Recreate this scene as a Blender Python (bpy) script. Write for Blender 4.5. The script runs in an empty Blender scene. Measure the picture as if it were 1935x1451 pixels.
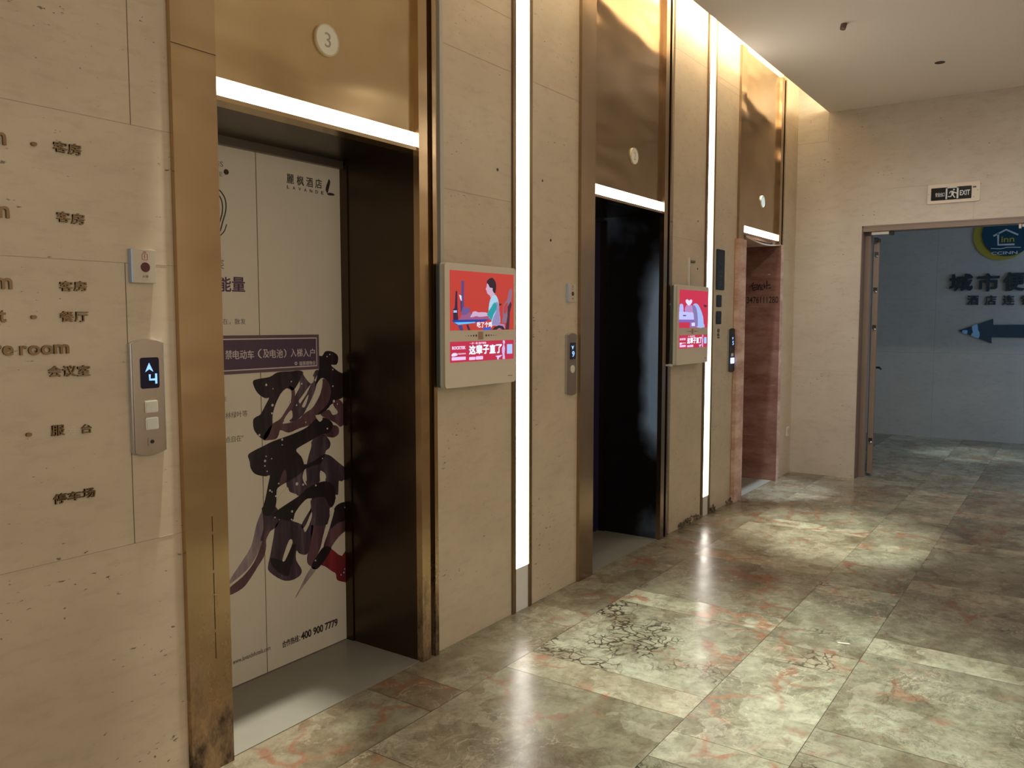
import bpy, bmesh, math, random
from mathutils import Vector
random.seed(7)
S = bpy.context.scene
COL = S.collection

# ------------------------------------------------------------------ camera, light, exposure
F = 1555.0; IW, IH = 1935, 1451
YAW = math.radians(34.67); PIT = math.atan(119 / 1555)
CAM = Vector((0, -2.345, 1.5))
fw = Vector((math.cos(YAW) * math.cos(PIT), math.sin(YAW) * math.cos(PIT), -math.sin(PIT)))
rt = Vector((math.sin(YAW), -math.cos(YAW), 0)); up = rt.cross(fw)
cd = bpy.data.cameras.new('camera'); cam = bpy.data.objects.new('camera', cd); COL.objects.link(cam)
cd.sensor_width = 36; cd.lens = 36 * F / IW; cd.clip_start = 0.05; cd.clip_end = 60
cam.location = CAM
from mathutils import Matrix
cam.rotation_euler = Matrix((rt, up, -fw)).transposed().to_euler()
S.camera = cam
S.view_settings.view_transform = 'Standard'; S.view_settings.look = 'None'
S.view_settings.exposure = 0.0; S.view_settings.gamma = 1.0
S.view_settings.use_curve_mapping = False
w = bpy.data.worlds.new('world'); S.world = w; w.use_nodes = True
w.node_tree.nodes['Background'].inputs[0].default_value = (0.02, 0.022, 0.025, 1)

WARM = (1.0, 0.83, 0.62); NEUT = (1.0, 0.92, 0.80); COOL = (0.62, 0.80, 1.0)
def area(name, loc, aim, sx, sy, power, col):
    l = bpy.data.lights.new(name, 'AREA'); l.shape = 'RECTANGLE'; l.size = sx; l.size_y = sy
    l.energy = power; l.color = col
    o = bpy.data.objects.new(name, l); COL.objects.link(o); o.location = loc
    o.rotation_euler = (Vector(aim) - Vector(loc)).to_track_quat('-Z', 'Y').to_euler()
    return o
def spot(name, loc, aim, power, col, deg, blend=0.5, rad=0.03):
    l = bpy.data.lights.new(name, 'SPOT'); l.energy = power; l.color = col
    l.spot_size = math.radians(deg); l.spot_blend = blend; l.shadow_soft_size = rad
    o = bpy.data.objects.new(name, l); COL.objects.link(o); o.location = loc
    o.rotation_euler = (Vector(aim) - Vector(loc)).to_track_quat('-Z', 'Y').to_euler()
    return o
# broad lamp added at the unseen opposite wall, fills the lobby level-on
area('opposite_fill_lamp', (0.85, -4.12, 1.9), (0.85, 0, 1.9), 5.4, 2.2, 50, (1.0, 0.89, 0.73))
area('lobby_fill_lamp', (7.1, -3.2, 3.44), (7.1, -3.2, 0), 1.3, 0.5, 22, NEUT)  # ceiling fill added out of view to brighten the far right side
spot('downlight_or_fill', (5.0, -1.6, 3.44), (8.26, -1.1, 1.1), 165, (1, .96, .90), 62, 1.0, 0.08)  # extra spot, added only to brighten the end wall
area('lobby_fill_lamp', (-1.6, -1.6, 3.44), (-1.6, -1.6, 0), 1.6, 1.2, 8, NEUT)  # weak fill added behind the camera
# ceiling downlights for the floor pools, and an added spot
spot('downlight_or_fill', (4.15, -1.75, 3.44), (5.95, -1.0, 0), 900, (.92, 1, .86), 24, 0.95, 0.05)
spot('downlight_or_fill', (2.9, -1.45, 3.44), (3.40, -1.30, 0), 600, (.88, 1, .90), 46, 1.0, 0.05)
spot('downlight_or_fill', (1.9, -1.5, 3.44), (2.2, -1.15, 0), 120, (1, .97, .86), 50, 1.0, 0.05)  # added to lift the near part of the floor
# downlights in the slot along the elevator wall, then added wash lamps
spot('slot_downlight', (1.72, -0.150, 3.82), (1.72, 0.08, 0), 800, (1, .95, .80), 17, 0.8, 0.035)
spot('slot_downlight', (4.62, -0.145, 3.82), (4.62, 0.0, 0), 50, (1, .94, .80), 20, 0.7, 0.03)
spot('slot_downlight', (7.3, -0.12, 3.82), (7.35, 0.0, 0), 620, (.74, .88, 1), 21, 0.7, 0.03)
area('slot_fill', (3.45, -0.25, 3.84), (3.45, -.05, 1.5), 1.0, 0.05, 4.5, (1, .90, .70))  # area lamp added to brighten the pier from above
area('slot_fill', (5.9, -0.25, 3.84), (5.9, -.05, 1.5), 2.2, 0.05, 7.5, (1, .90, .70))  # longer added lamp, same wash on the farther piers
# corridor beyond the doorway: daylight from its right-hand end and one cool downlight
area('corridor_daylight', (10.0, -4.3, 1.7), (10.8, 0, 1.1), 2.2, 2.4, 34, (.44, .68, 1.0))
spot('corridor_downlight', (10.6, -1.55, 3.2), (10.5, -1.45, 0), 200, (.76, .95, 1), 30, 0.9, 0.05)

# ------------------------------------------------------------------ materials
def new_mat(name):
    m = bpy.data.materials.new(name); m.use_nodes = True
    nt = m.node_tree; b = nt.nodes['Principled BSDF']
    return m, nt, b
def N(nt, t, **k):
    n = nt.nodes.new(t)
    for a, v in k.items():
        if a.startswith('i_'):
            n.inputs[int(a[2:]) if a[2:].isdigit() else a[2:].replace('_', ' ')].default_value = v
        else: setattr(n, a, v)
    return n
def simple(name, col, rough=0.5, metal=0.0, emis=None, es=1.0, coat=0.0, bump=None, var=0.0):
    m, nt, b = new_mat(name)
    b.inputs['Base Color'].default_value = (*col, 1); b.inputs['Roughness'].default_value = rough
    b.inputs['Metallic'].default_value = metal; b.inputs['Coat Weight'].default_value = coat
    tc = N(nt, 'ShaderNodeTexCoord')
    if emis: b.inputs['Emission Color'].default_value = (*emis, 1); b.inputs['Emission Strength'].default_value = es
    if var:
        n = N(nt, 'ShaderNodeTexNoise', i_Scale=9.0, i_Detail=5.0)
        mx = N(nt, 'ShaderNodeMix', data_type='RGBA')
        mx.inputs[6].default_value = (*[c * (1 - var) for c in col], 1); mx.inputs[7].default_value = (*[min(1, c * (1 + var)) for c in col], 1)
        nt.links.new(tc.outputs['Object'], n.inputs['Vector']); nt.links.new(n.outputs[0], mx.inputs[0]); nt.links.new(mx.outputs[2], b.inputs['Base Color'])
    if bump:
        n = N(nt, 'ShaderNodeTexNoise', i_Scale=bump[0], i_Detail=3.0); bp = N(nt, 'ShaderNodeBump', i_Strength=bump[1], i_Distance=bump[2])
        nt.links.new(tc.outputs['Object'], n.inputs['Vector']); nt.links.new(n.outputs[0], bp.inputs['Height']); nt.links.new(bp.outputs[0], b.inputs['Normal'])
    return m
def ramp(nt, stops):
    r = N(nt, 'ShaderNodeValToRGB'); e = r.color_ramp.elements
    while len(e) < len(stops): e.new(0.5)
    for i, (p, c) in enumerate(stops):
        e[i].position = p; e[i].color = (*c, 1) if len(c) == 3 else c
    return r
def mixc(nt, fac, a, b):
    mx = N(nt, 'ShaderNodeMix', data_type='RGBA')
    for v, k in ((fac, 0), (a, 6), (b, 7)):
        if hasattr(v, 'links'): nt.links.new(v, mx.inputs[k])
        else: mx.inputs[k].default_value = (*v, 1) if isinstance(v, tuple) else v
    return mx.outputs[2]
def mapping(nt, scale, src='Object'):
    tc = N(nt, 'ShaderNodeTexCoord'); mp = N(nt, 'ShaderNodeMapping'); mp.inputs['Scale'].default_value = scale
    nt.links.new(tc.outputs[src], mp.inputs[0]); return mp.outputs[0]
def stone(name, base, dark, rough, pit=0.862):
    """cream limestone: soft clouds, faint bedding, scattered pits"""
    m, nt, b = new_mat(name)
    v1 = mapping(nt, (1.3, 1.3, 2.2)); n1 = N(nt, 'ShaderNodeTexNoise', i_Scale=1.6, i_Detail=6.0, i_Roughness=0.62)
    nt.links.new(v1, n1.inputs['Vector'])
    c = mixc(nt, ramp(nt, [(0.3, (0, 0, 0)), (0.72, (1, 1, 1))]).outputs[0], dark, base)
    nt.links.new(n1.outputs[0], nt.nodes[-1].inputs[0]) if False else None
    r = [n for n in nt.nodes if n.type == 'VALTORGB'][0]; nt.links.new(n1.outputs[0], r.inputs[0])
    v2 = mapping(nt, (9, 9, 26)); n2 = N(nt, 'ShaderNodeTexNoise', i_Scale=1.0, i_Detail=7.0, i_Roughness=0.7)
    nt.links.new(v2, n2.inputs['Vector'])
    r2 = ramp(nt, [(0.36, (0.80, 0.78, 0.76)), (0.5, (1, 1, 1))]); nt.links.new(n2.outputs[0], r2.inputs[0])
    mu = N(nt, 'ShaderNodeMix', data_type='RGBA', blend_type='MULTIPLY'); mu.inputs[0].default_value = 0.45
    nt.links.new(c, mu.inputs[6]); nt.links.new(r2.outputs[0], mu.inputs[7])
    # pits: small dark flecks lengthened along the bedding, clustered by a second noise
    v3 = mapping(nt, (30, 30, 75)); n3 = N(nt, 'ShaderNodeTexNoise', i_Scale=1.0, i_Detail=3.0, i_Roughness=0.6)
    nt.links.new(v3, n3.inputs['Vector'])
    v4 = mapping(nt, (1, 1, 1.6)); n4 = N(nt, 'ShaderNodeTexNoise', i_Scale=2.3, i_Detail=2.0); nt.links.new(v4, n4.inputs['Vector'])
    sm = N(nt, 'ShaderNodeMath', operation='MULTIPLY_ADD'); sm.inputs[1].default_value = 0.35
    nt.links.new(n4.outputs[0], sm.inputs[0]); nt.links.new(n3.outputs[0], sm.inputs[2])
    r3 = ramp(nt, [(pit, (0, 0, 0)), (pit + .035, (1, 1, 1))]); nt.links.new(sm.outputs[0], r3.inputs[0])
    c2 = mixc(nt, r3.outputs[0], (0, 0, 0), tuple(x * 0.28 for x in base)); nt.links.new(mu.outputs[2], nt.nodes[-1].inputs[6])
    nt.links.new(c2, b.inputs['Base Color'])
    b.inputs['Roughness'].default_value = rough; b.inputs['Specular IOR Level'].default_value = 0.35
    return m
STONE = stone('cream_limestone', (0.63, 0.53, 0.40), (0.53, 0.44, 0.33), 0.36)
STONE_E = stone('pale_limestone', (0.60, 0.555, 0.49), (0.53, 0.48, 0.415), 0.5, 0.885)
STONE_C = stone('corridor_limestone', (0.52, 0.50, 0.46), (0.46, 0.44, 0.41), 0.5, 0.95)
JOINT = simple('joint', (0.40, 0.32, 0.235), 0.8)
JOINTD = simple('open_joint', (0.10, 0.075, 0.05), 0.8)
CEIL = simple('ceiling_paint', (0.80, 0.74, 0.65), 0.85, bump=(6, .1, .01))
COVEP = simple('slot_paint', (0.80, 0.72, 0.58), 0.8)

def metal(name, col, rough, wave, dist, streak=True, dirt=False):
    m, nt, b = new_mat(name)
    b.inputs['Metallic'].default_value = 1.0; b.inputs['Roughness'].default_value = rough
    cur = None
    v = mapping(nt, (1, 1, 1)); vw = mapping(nt, (.7, 1, 1.9)); n = N(nt, 'ShaderNodeTexNoise', i_Scale=wave, i_Detail=1.0); nt.links.new(vw, n.inputs['Vector'])
    bp = N(nt, 'ShaderNodeBump', i_Strength=1.0, i_Distance=dist); nt.links.new(n.outputs[0], bp.inputs['Height'])
    nt.links.new(bp.outputs[0], b.inputs['Normal'])
    n5 = N(nt, 'ShaderNodeTexNoise', i_Scale=3.0, i_Detail=6.0); nt.links.new(v, n5.inputs['Vector'])
    c = mixc(nt, n5.outputs[0], tuple(x * 0.82 for x in col), tuple(min(1, x * 1.14) for x in col))
    if dirt:  # rust-brown grime spattered up from the floor
        vd = mapping(nt, (14, 14, 7)); nd = N(nt, 'ShaderNodeTexNoise', i_Scale=1.0, i_Detail=8.0, i_Roughness=0.75); nt.links.new(vd, nd.inputs['Vector'])
        tc = N(nt, 'ShaderNodeTexCoord'); sx = N(nt, 'ShaderNodeSeparateXYZ'); nt.links.new(tc.outputs['Object'], sx.inputs[0])
        mr = N(nt, 'ShaderNodeMapRange'); nt.links.new(sx.outputs[2], mr.inputs[0])
        mr.inputs[1].default_value = 0.0; mr.inputs[2].default_value = 0.62; mr.inputs[3].default_value = 0.30; mr.inputs[4].default_value = -0.12
        ad = N(nt, 'ShaderNodeMath', operation='ADD'); nt.links.new(mr.outputs[0], ad.inputs[0]); nt.links.new(nd.outputs[0], ad.inputs[1])
        rd = ramp(nt, [(0.54, (0, 0, 0)), (0.86, (1, 1, 1))]); nt.links.new(ad.outputs[0], rd.inputs[0])
        c = mixc(nt, rd.outputs[0], (0, 0, 0), (0.055, 0.03, 0.015)); nt.links.new(nt.nodes[-1].inputs[6].links[0].from_socket if nt.nodes[-1].inputs[6].links else [x for x in nt.nodes if x.type == 'MIX'][0].outputs[2], nt.nodes[-1].inputs[6])
        rr = N(nt, 'ShaderNodeMapRange'); nt.links.new(rd.outputs[0], rr.inputs[0]); rr.inputs[3].default_value = rough; rr.inputs[4].default_value = 0.7
        nt.links.new(rr.outputs[0], b.inputs['Roughness'])
        iv = N(nt, 'ShaderNodeMapRange'); nt.links.new(rd.outputs[0], iv.inputs[0]); iv.inputs[3].default_value = 1.0; iv.inputs[4].default_value = 0.3
        nt.links.new(iv.outputs[0], b.inputs['Metallic'])
    nt.links.new(c, b.inputs['Base Color'])
    return m
BRASS = metal('brass_sheet', (0.70, 0.53, 0.31), 0.24, 1.5, 0.05)
BRASS_D = metal('brass_sheet_grimy', (0.56, 0.40, 0.235), 0.26, 2.2, 0.012, dirt=True)
BRONZE = metal('bronze_sheet', (0.43, 0.32, 0.215), 0.17, 2.0, 0.03)
BRONZE_J = metal('bronze_jamb', (0.39, 0.285, 0.19), 0.26, 2.0, 0.006)
GROOVE = simple('groove_metal', (0.10, 0.07, 0.04), 0.35, 1.0)
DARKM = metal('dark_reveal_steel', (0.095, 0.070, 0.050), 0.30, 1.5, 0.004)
def painted_gleam():
    """dark polished steel with a pale bluish reflection painted into its colour"""
    m, nt, b = new_mat('dark_steel_painted_reflection'); b.inputs['Metallic'].default_value = 0.9; b.inputs['Roughness'].default_value = 0.3
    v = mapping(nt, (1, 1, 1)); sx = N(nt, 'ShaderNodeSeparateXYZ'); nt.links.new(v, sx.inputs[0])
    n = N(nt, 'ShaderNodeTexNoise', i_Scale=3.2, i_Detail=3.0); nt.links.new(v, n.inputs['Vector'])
    # y grows into the recess: painted reflection only near the front edge; z limits its ends
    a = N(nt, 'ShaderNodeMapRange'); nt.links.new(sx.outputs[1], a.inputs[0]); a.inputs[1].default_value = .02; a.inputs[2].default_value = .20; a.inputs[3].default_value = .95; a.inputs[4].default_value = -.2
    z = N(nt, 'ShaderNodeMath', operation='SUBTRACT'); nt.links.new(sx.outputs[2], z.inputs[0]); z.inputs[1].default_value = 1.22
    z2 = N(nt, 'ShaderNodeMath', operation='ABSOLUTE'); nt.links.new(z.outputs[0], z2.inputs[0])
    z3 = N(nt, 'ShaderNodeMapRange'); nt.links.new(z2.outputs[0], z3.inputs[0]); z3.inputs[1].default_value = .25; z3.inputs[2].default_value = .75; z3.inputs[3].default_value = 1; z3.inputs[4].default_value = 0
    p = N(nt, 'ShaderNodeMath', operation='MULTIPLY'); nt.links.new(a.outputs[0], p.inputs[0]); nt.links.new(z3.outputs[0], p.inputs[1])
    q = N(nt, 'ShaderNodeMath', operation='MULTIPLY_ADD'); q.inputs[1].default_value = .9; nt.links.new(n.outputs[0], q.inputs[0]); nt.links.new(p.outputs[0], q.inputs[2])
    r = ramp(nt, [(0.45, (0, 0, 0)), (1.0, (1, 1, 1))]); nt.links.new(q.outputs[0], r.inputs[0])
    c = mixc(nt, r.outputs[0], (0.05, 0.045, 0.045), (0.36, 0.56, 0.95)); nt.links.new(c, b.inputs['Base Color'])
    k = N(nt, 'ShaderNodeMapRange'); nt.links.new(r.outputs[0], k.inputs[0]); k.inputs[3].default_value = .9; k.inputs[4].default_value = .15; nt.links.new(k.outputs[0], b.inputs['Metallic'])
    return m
FILM = painted_gleam()  # no film: dark steel with the reflection painted into its colour
LIT = simple('lit_diffuser', (1, 1, 1), 0.5, emis=(1, 0.93, 0.84), es=9.0)
LITB = simple('lit_bar_diffuser', (1, 1, 1), 0.5, emis=(1, 0.92, 0.82), es=9.0)
LEDW = simple('led_tape_glow', (1, 1, 1), 0.5, emis=(1, 0.86, 0.62), es=42.0)
UNLIT = simple('unlit_diffuser', (0.72, 0.70, 0.68), 0.45)
STRIPM = simple('strip_trim_metal', (0.28, 0.20, 0.12), 0.35, 1.0)
SILL = simple('sill_stone', (0.235, 0.225, 0.19), 0.35, bump=(20, .2, .002), var=.10)
WRAP = simple('white_vinyl_wrap', (0.66, 0.60, 0.50), 0.42, bump=(3, .25, .003), var=.03)
WRAP2 = simple('dark_purple_vinyl', (0.020, 0.014, 0.055), 0.35)
SLIT = simple('door_gap', (0.01, 0.008, 0.006), 0.8)
INK = simple('black_print', (0.035, 0.022, 0.022), 0.5)
GREYINK = simple('grey_print', (0.20, 0.17, 0.145), 0.5)
PURPLE = simple('purple_print', (0.07, 0.028, 0.085), 0.5)
STICK = simple('sticker_purple', (0.082, 0.050, 0.090), 0.45)
STICK_B = simple('sticker_border_violet', (0.135, 0.078, 0.105), 0.45)
PWHITE = simple('pale_print', (0.62, 0.55, 0.55), 0.5)
def brush(name, a, b_, c_):
    m, nt, b = new_mat(name); b.inputs['Roughness'].default_value = 0.45
    v = mapping(nt, (16, 1, 2.2)); n = N(nt, 'ShaderNodeTexNoise', i_Scale=1.0, i_Detail=5.0, i_Roughness=.65); nt.links.new(v, n.inputs['Vector'])
    r = ramp(nt, [(0.36, a), (0.52, b_), (0.70, c_)]); nt.links.new(n.outputs[0], r.inputs[0]); nt.links.new(r.outputs[0], b.inputs['Base Color']); return m
BR_D = brush('brush_ink_dark', (0.008, 0.004, 0.007), (0.014, 0.007, 0.012), (0.045, 0.028, 0.038))
BR_P = brush('brush_ink_plum', (0.045, 0.020, 0.030), (0.115, 0.052, 0.068), (0.18, 0.095, 0.11))
BR_V = brush('brush_ink_violet', (0.022, 0.013, 0.026), (0.062, 0.038, 0.058), (0.17, 0.125, 0.15))
BR_L = brush('brush_ink_faded', (0.16, 0.11, 0.15), (0.30, 0.23, 0.25), (0.46, 0.40, 0.36))
BR_R = brush('brush_ink_red', (0.12, 0.014, 0.02), (0.22, 0.018, 0.028), (0.33, 0.03, 0.045))
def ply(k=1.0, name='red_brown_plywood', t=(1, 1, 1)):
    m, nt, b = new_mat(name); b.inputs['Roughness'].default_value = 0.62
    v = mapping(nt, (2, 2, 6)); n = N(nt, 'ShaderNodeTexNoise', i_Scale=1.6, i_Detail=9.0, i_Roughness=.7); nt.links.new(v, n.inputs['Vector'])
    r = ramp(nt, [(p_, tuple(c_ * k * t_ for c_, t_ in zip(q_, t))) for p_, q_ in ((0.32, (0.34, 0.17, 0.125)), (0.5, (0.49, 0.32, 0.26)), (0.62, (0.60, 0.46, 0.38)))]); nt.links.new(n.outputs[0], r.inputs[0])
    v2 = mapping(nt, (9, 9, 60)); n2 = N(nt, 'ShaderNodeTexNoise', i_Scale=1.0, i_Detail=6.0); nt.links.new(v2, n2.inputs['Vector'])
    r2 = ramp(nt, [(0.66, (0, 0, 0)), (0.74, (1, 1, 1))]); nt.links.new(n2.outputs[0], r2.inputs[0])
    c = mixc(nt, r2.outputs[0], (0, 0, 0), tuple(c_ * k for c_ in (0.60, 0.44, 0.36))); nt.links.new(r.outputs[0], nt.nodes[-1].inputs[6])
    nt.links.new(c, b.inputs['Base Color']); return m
PLY = ply(1.25); PLY_SHADE = ply(.50, 'shade_darkened_plywood', (1, .72, .66)); PLYE = simple('plywood_edge', (0.62, 0.50, 0.42), 0.6)  # inner boards: same plywood, recess shade darkened into its colour
BRONZELET = metal('aged_bronze_letter', (0.20, 0.13, 0.07), 0.42, 6, 0.004)
PALELET = simple('adhesive_residue', (0.66, 0.58, 0.45), 0.6)
PLATE = simple('brushed_steel_plate', (0.42, 0.35, 0.29), 0.36, 1.0, bump=(60, .05, .002))
EDGE = simple('plate_edge_steel', (0.60, 0.62, 0.66), 0.2, 1.0)
DISP = simple('display_glass', (0.010, 0.010, 0.035), 0.12)
GLOW = simple('display_segments', (.2, .4, 1), .5, emis=(0.22, 0.46, 1.0), es=1.35)
GLOWB = simple('button_glow', (.3, .4, 1), .5, emis=(0.30, 0.36, 1.0), es=3.0)
BTN = simple('translucent_button', (0.55, 0.57, 0.50), 0.35)
BTNR = simple('button_rim', (0.72, 0.68, 0.60), 0.4)
PLAS = simple('ivory_plastic', (0.54, 0.475, 0.40), 0.45)
PLASB = simple('blue_white_plastic', (0.45, 0.58, 0.85), 0.4)
REDB = simple('dark_red_glass', (0.09, 0.015, 0.012), 0.25)
REDP = simple('red_print', (0.35, 0.06, 0.05), 0.5)
TVF = simple('tv_face_champagne', (0.70, 0.62, 0.52), 0.38)
TVE = simple('tv_edge_white', (0.74, 0.78, 0.74), 0.3)
TVD = simple('tv_back_dark', (0.10, 0.12, 0.12), 0.35)
BLACK = simple('black_plastic', (0.012, 0.011, 0.011), 0.3)
BLACKP = simple('black_acrylic', (0.010, 0.009, 0.009), 0.15)
FAINT = simple('faint_print', (0.06, 0.055, 0.055), 0.4)
CONDUIT = simple('grey_conduit', (0.46, 0.43, 0.38), 0.4)
DISC = simple('ivory_disc', (0.74, 0.72, 0.60), 0.4)
DISCR = simple('disc_rim', (0.55, 0.50, 0.36), 0.35)
DISC3 = simple('mint_disc', (0.60, 0.70, 0.66), 0.35)
DIGIT = simple('grey_digit', (0.34, 0.31, 0.27), 0.45)
FRAME = simple('brown_door_frame', (0.235, 0.178, 0.142), 0.4, var=.06)
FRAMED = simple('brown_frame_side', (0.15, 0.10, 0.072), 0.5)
CHROME = simple('chrome', (0.75, 0.75, 0.75), 0.15, 1.0)
ALU = simple('white_aluminium', (0.70, 0.68, 0.66), 0.4)
TEAL = simple('deep_teal_acrylic', (0.008, 0.060, 0.105), 0.22)
TEALD = simple('dark_teal_letter', (0.012, 0.040, 0.058), 0.3)
YELL = simple('yellow_acrylic', (0.42, 0.34, 0.04), 0.4)
SIGNW = simple('sign_white', (0.62, 0.64, 0.66), 0.4)
FILMB = simple('pale_blue_film', (0.28, 0.55, 0.85), 0.3)
def flat(name, c, s=1.0): return simple('screen_' + name, (0, 0, 0), 0.4, emis=c, es=s)

def marble():
    m, nt, b = new_mat('breccia_marble')
    at = N(nt, 'ShaderNodeAttribute', attribute_name='tone'); sp = N(nt, 'ShaderNodeSeparateColor'); nt.links.new(at.outputs['Color'], sp.inputs[0])
    tc = N(nt, 'ShaderNodeTexCoord'); of = N(nt, 'ShaderNodeVectorMath', operation='MULTIPLY_ADD')
    of.inputs[1].default_value = (37, 53, 71); nt.links.new(at.outputs['Color'], of.inputs[0]); nt.links.new(tc.outputs['Object'], of.inputs[2])
    V = of.outputs[0]
    def noise(s, d, r=.6, dist=0.0, stretch=None):
        n = N(nt, 'ShaderNodeTexNoise', i_Scale=s, i_Detail=d, i_Roughness=r, i_Distortion=dist)
        if stretch:
            mp = N(nt, 'ShaderNodeMapping'); mp.inputs['Scale'].default_value = stretch; nt.links.new(V, mp.inputs[0]); nt.links.new(mp.outputs[0], n.inputs['Vector'])
        else: nt.links.new(V, n.inputs['Vector'])
        return n.outputs[0]
    def rmp(src, stops):
        r = ramp(nt, stops); nt.links.new(src, r.inputs[0]); return r.outputs[0]
    def mul(a, b_):
        n = N(nt, 'ShaderNodeMath', operation='MULTIPLY')
        for k, v in enumerate((a, b_)):
            if hasattr(v, 'links'): nt.links.new(v, n.inputs[k])
            else: n.inputs[k].default_value = v
        return n.outputs[0]
    base = rmp(noise(2.6, 8, .68, .4), [(0.30, (0.115, 0.10, 0.068)), (0.47, (0.24, 0.225, 0.16)), (0.60, (0.35, 0.35, 0.265)), (0.74, (0.47, 0.455, 0.36))])
    # brown-grey bands
    base = mixc(nt, mul(rmp(noise(1.4, 5, .6, .8, (1, 2.5, 1)), [(0.50, (0, 0, 0)), (0.64, (1, 1, 1))]), .6), base, (0.155, 0.122, 0.08))
    # paler clasts with hard edges
    vo = N(nt, 'ShaderNodeTexVoronoi', feature='F1', i_Scale=7.0); wv = N(nt, 'ShaderNodeVectorMath', operation='MULTIPLY_ADD'); wn = N(nt, 'ShaderNodeTexNoise', i_Scale=5.0, i_Detail=4.0)
    nt.links.new(V, wn.inputs['Vector']); nt.links.new(wn.outputs[1], wv.inputs[0]); wv.inputs[1].default_value = (.28, .28, .28); nt.links.new(V, wv.inputs[2])
    nt.links.new(wv.outputs[0], vo.inputs['Vector'])
    sc = N(nt, 'ShaderNodeSeparateColor'); nt.links.new(vo.outputs['Color'], sc.inputs[0])
    base = mixc(nt, mul(rmp(sc.outputs[0], [(0.62, (0, 0, 0)), (0.66, (1, 1, 1))]), .30), base, (0.50, 0.48, 0.38))
    # red-brown seams, only in parts of the slabs
    ve = N(nt, 'ShaderNodeTexVoronoi', feature='DISTANCE_TO_EDGE', i_Scale=3.4); nt.links.new(wv.outputs[0], ve.inputs['Vector'])
    red = mul(rmp(ve.outputs['Distance'], [(0.018, (1, 1, 1)), (0.075, (0, 0, 0))]), rmp(noise(2.1, 4, .6), [(0.49, (0, 0, 0)), (0.58, (1, 1, 1))]))
    red2 = rmp(noise(3.4, 7, .62, 1.0), [(0.655, (0, 0, 0)), (0.69, (1, 1, 1))])
    mxr = N(nt, 'ShaderNodeMath', operation='MAXIMUM'); nt.links.new(red, mxr.inputs[0]); nt.links.new(red2, mxr.inputs[1])
    base = mixc(nt, mul(mxr.outputs[0], .8), base, (0.29, 0.125, 0.075))
    # thin white threads
    wh = mul(rmp(noise(4.5, 6, .6, 1.6), [(0.485, (0, 0, 0)), (0.5, (1, 1, 1)), (0.515, (0, 0, 0))]), rmp(noise(1.9, 3), [(0.48, (0, 0, 0)), (0.62, (1, 1, 1))]))
    base = mixc(nt, mul(wh, .7), base, (0.55, 0.50, 0.40))
    # dark crackle
    vc = N(nt, 'ShaderNodeTexVoronoi', feature='DISTANCE_TO_EDGE', i_Scale=17.0); nt.links.new(wv.outputs[0], vc.inputs['Vector'])
    cm = N(nt, 'ShaderNodeMath', operation='ADD'); nt.links.new(noise(2.2, 3), cm.inputs[0]); nt.links.new(mul(sp.outputs[2], .15), cm.inputs[1])
    cr = mul(rmp(vc.outputs['Distance'], [(0.03, (1, 1, 1)), (0.10, (0, 0, 0))]), rmp(cm.outputs[0], [(0.66, (0, 0, 0)), (0.74, (1, 1, 1))]))
    base = mixc(nt, mul(cr, .92), base, (0.028, 0.02, 0.014))
    # fine mottling and hair cracks
    base_m = N(nt, 'ShaderNodeMix', data_type='RGBA', blend_type='MULTIPLY'); base_m.inputs[0].default_value = .8
    nt.links.new(base, base_m.inputs[6]); nt.links.new(rmp(noise(16, 9, .78, .6), [(0.34, (.50, .48, .44)), (0.50, (.98, .97, .95)), (0.66, (1.28, 1.26, 1.2))]), base_m.inputs[7]); base = base_m.outputs[2]
    hc = mul(rmp(noise(3.6, 7, .66, 2.2), [(0.490, (0, 0, 0)), (0.5, (1, 1, 1)), (0.510, (0, 0, 0))]), rmp(noise(1.7, 3), [(0.42, (0, 0, 0)), (0.55, (1, 1, 1))]))
    base = mixc(nt, mul(hc, .75), base, (0.07, 0.05, 0.03))
    # slab tone: R brightness, G warmth
    br = N(nt, 'ShaderNodeMapRange'); nt.links.new(sp.outputs[0], br.inputs[0]); br.inputs[3].default_value = .42; br.inputs[4].default_value = 1.5
    vs = N(nt, 'ShaderNodeVectorMath', operation='SCALE'); nt.links.new(base, vs.inputs[0]); nt.links.new(br.outputs[0], vs.inputs['Scale'])
    nt.links.new(mixc(nt, mul(sp.outputs[1], .22), (0, 0, 0), (0.34, 0.22, 0.12)), b.inputs['Base Color'])
    nt.links.new(vs.outputs[0], nt.nodes[-1].inputs[6])
    rg = rmp(noise(3, 4), [(0.3, (.17, .17, .17)), (0.7, (.32, .32, .32))]); nt.links.new(rg, b.inputs['Roughness'])
    fine = N(nt, 'ShaderNodeTexNoise', i_Scale=9.0, i_Detail=2.0); nt.links.new(tc.outputs['Object'], fine.inputs['Vector'])
    bp = N(nt, 'ShaderNodeBump', i_Strength=.25, i_Distance=.004); nt.links.new(fine.outputs[0], bp.inputs['Height']); nt.links.new(bp.outputs[0], b.inputs['Normal'])
    b.inputs['Specular IOR Level'].default_value = .55
    return m
MARBLE = marble(); GROUT = simple('floor_joint', (0.05, 0.04, 0.03), 0.8)

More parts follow.
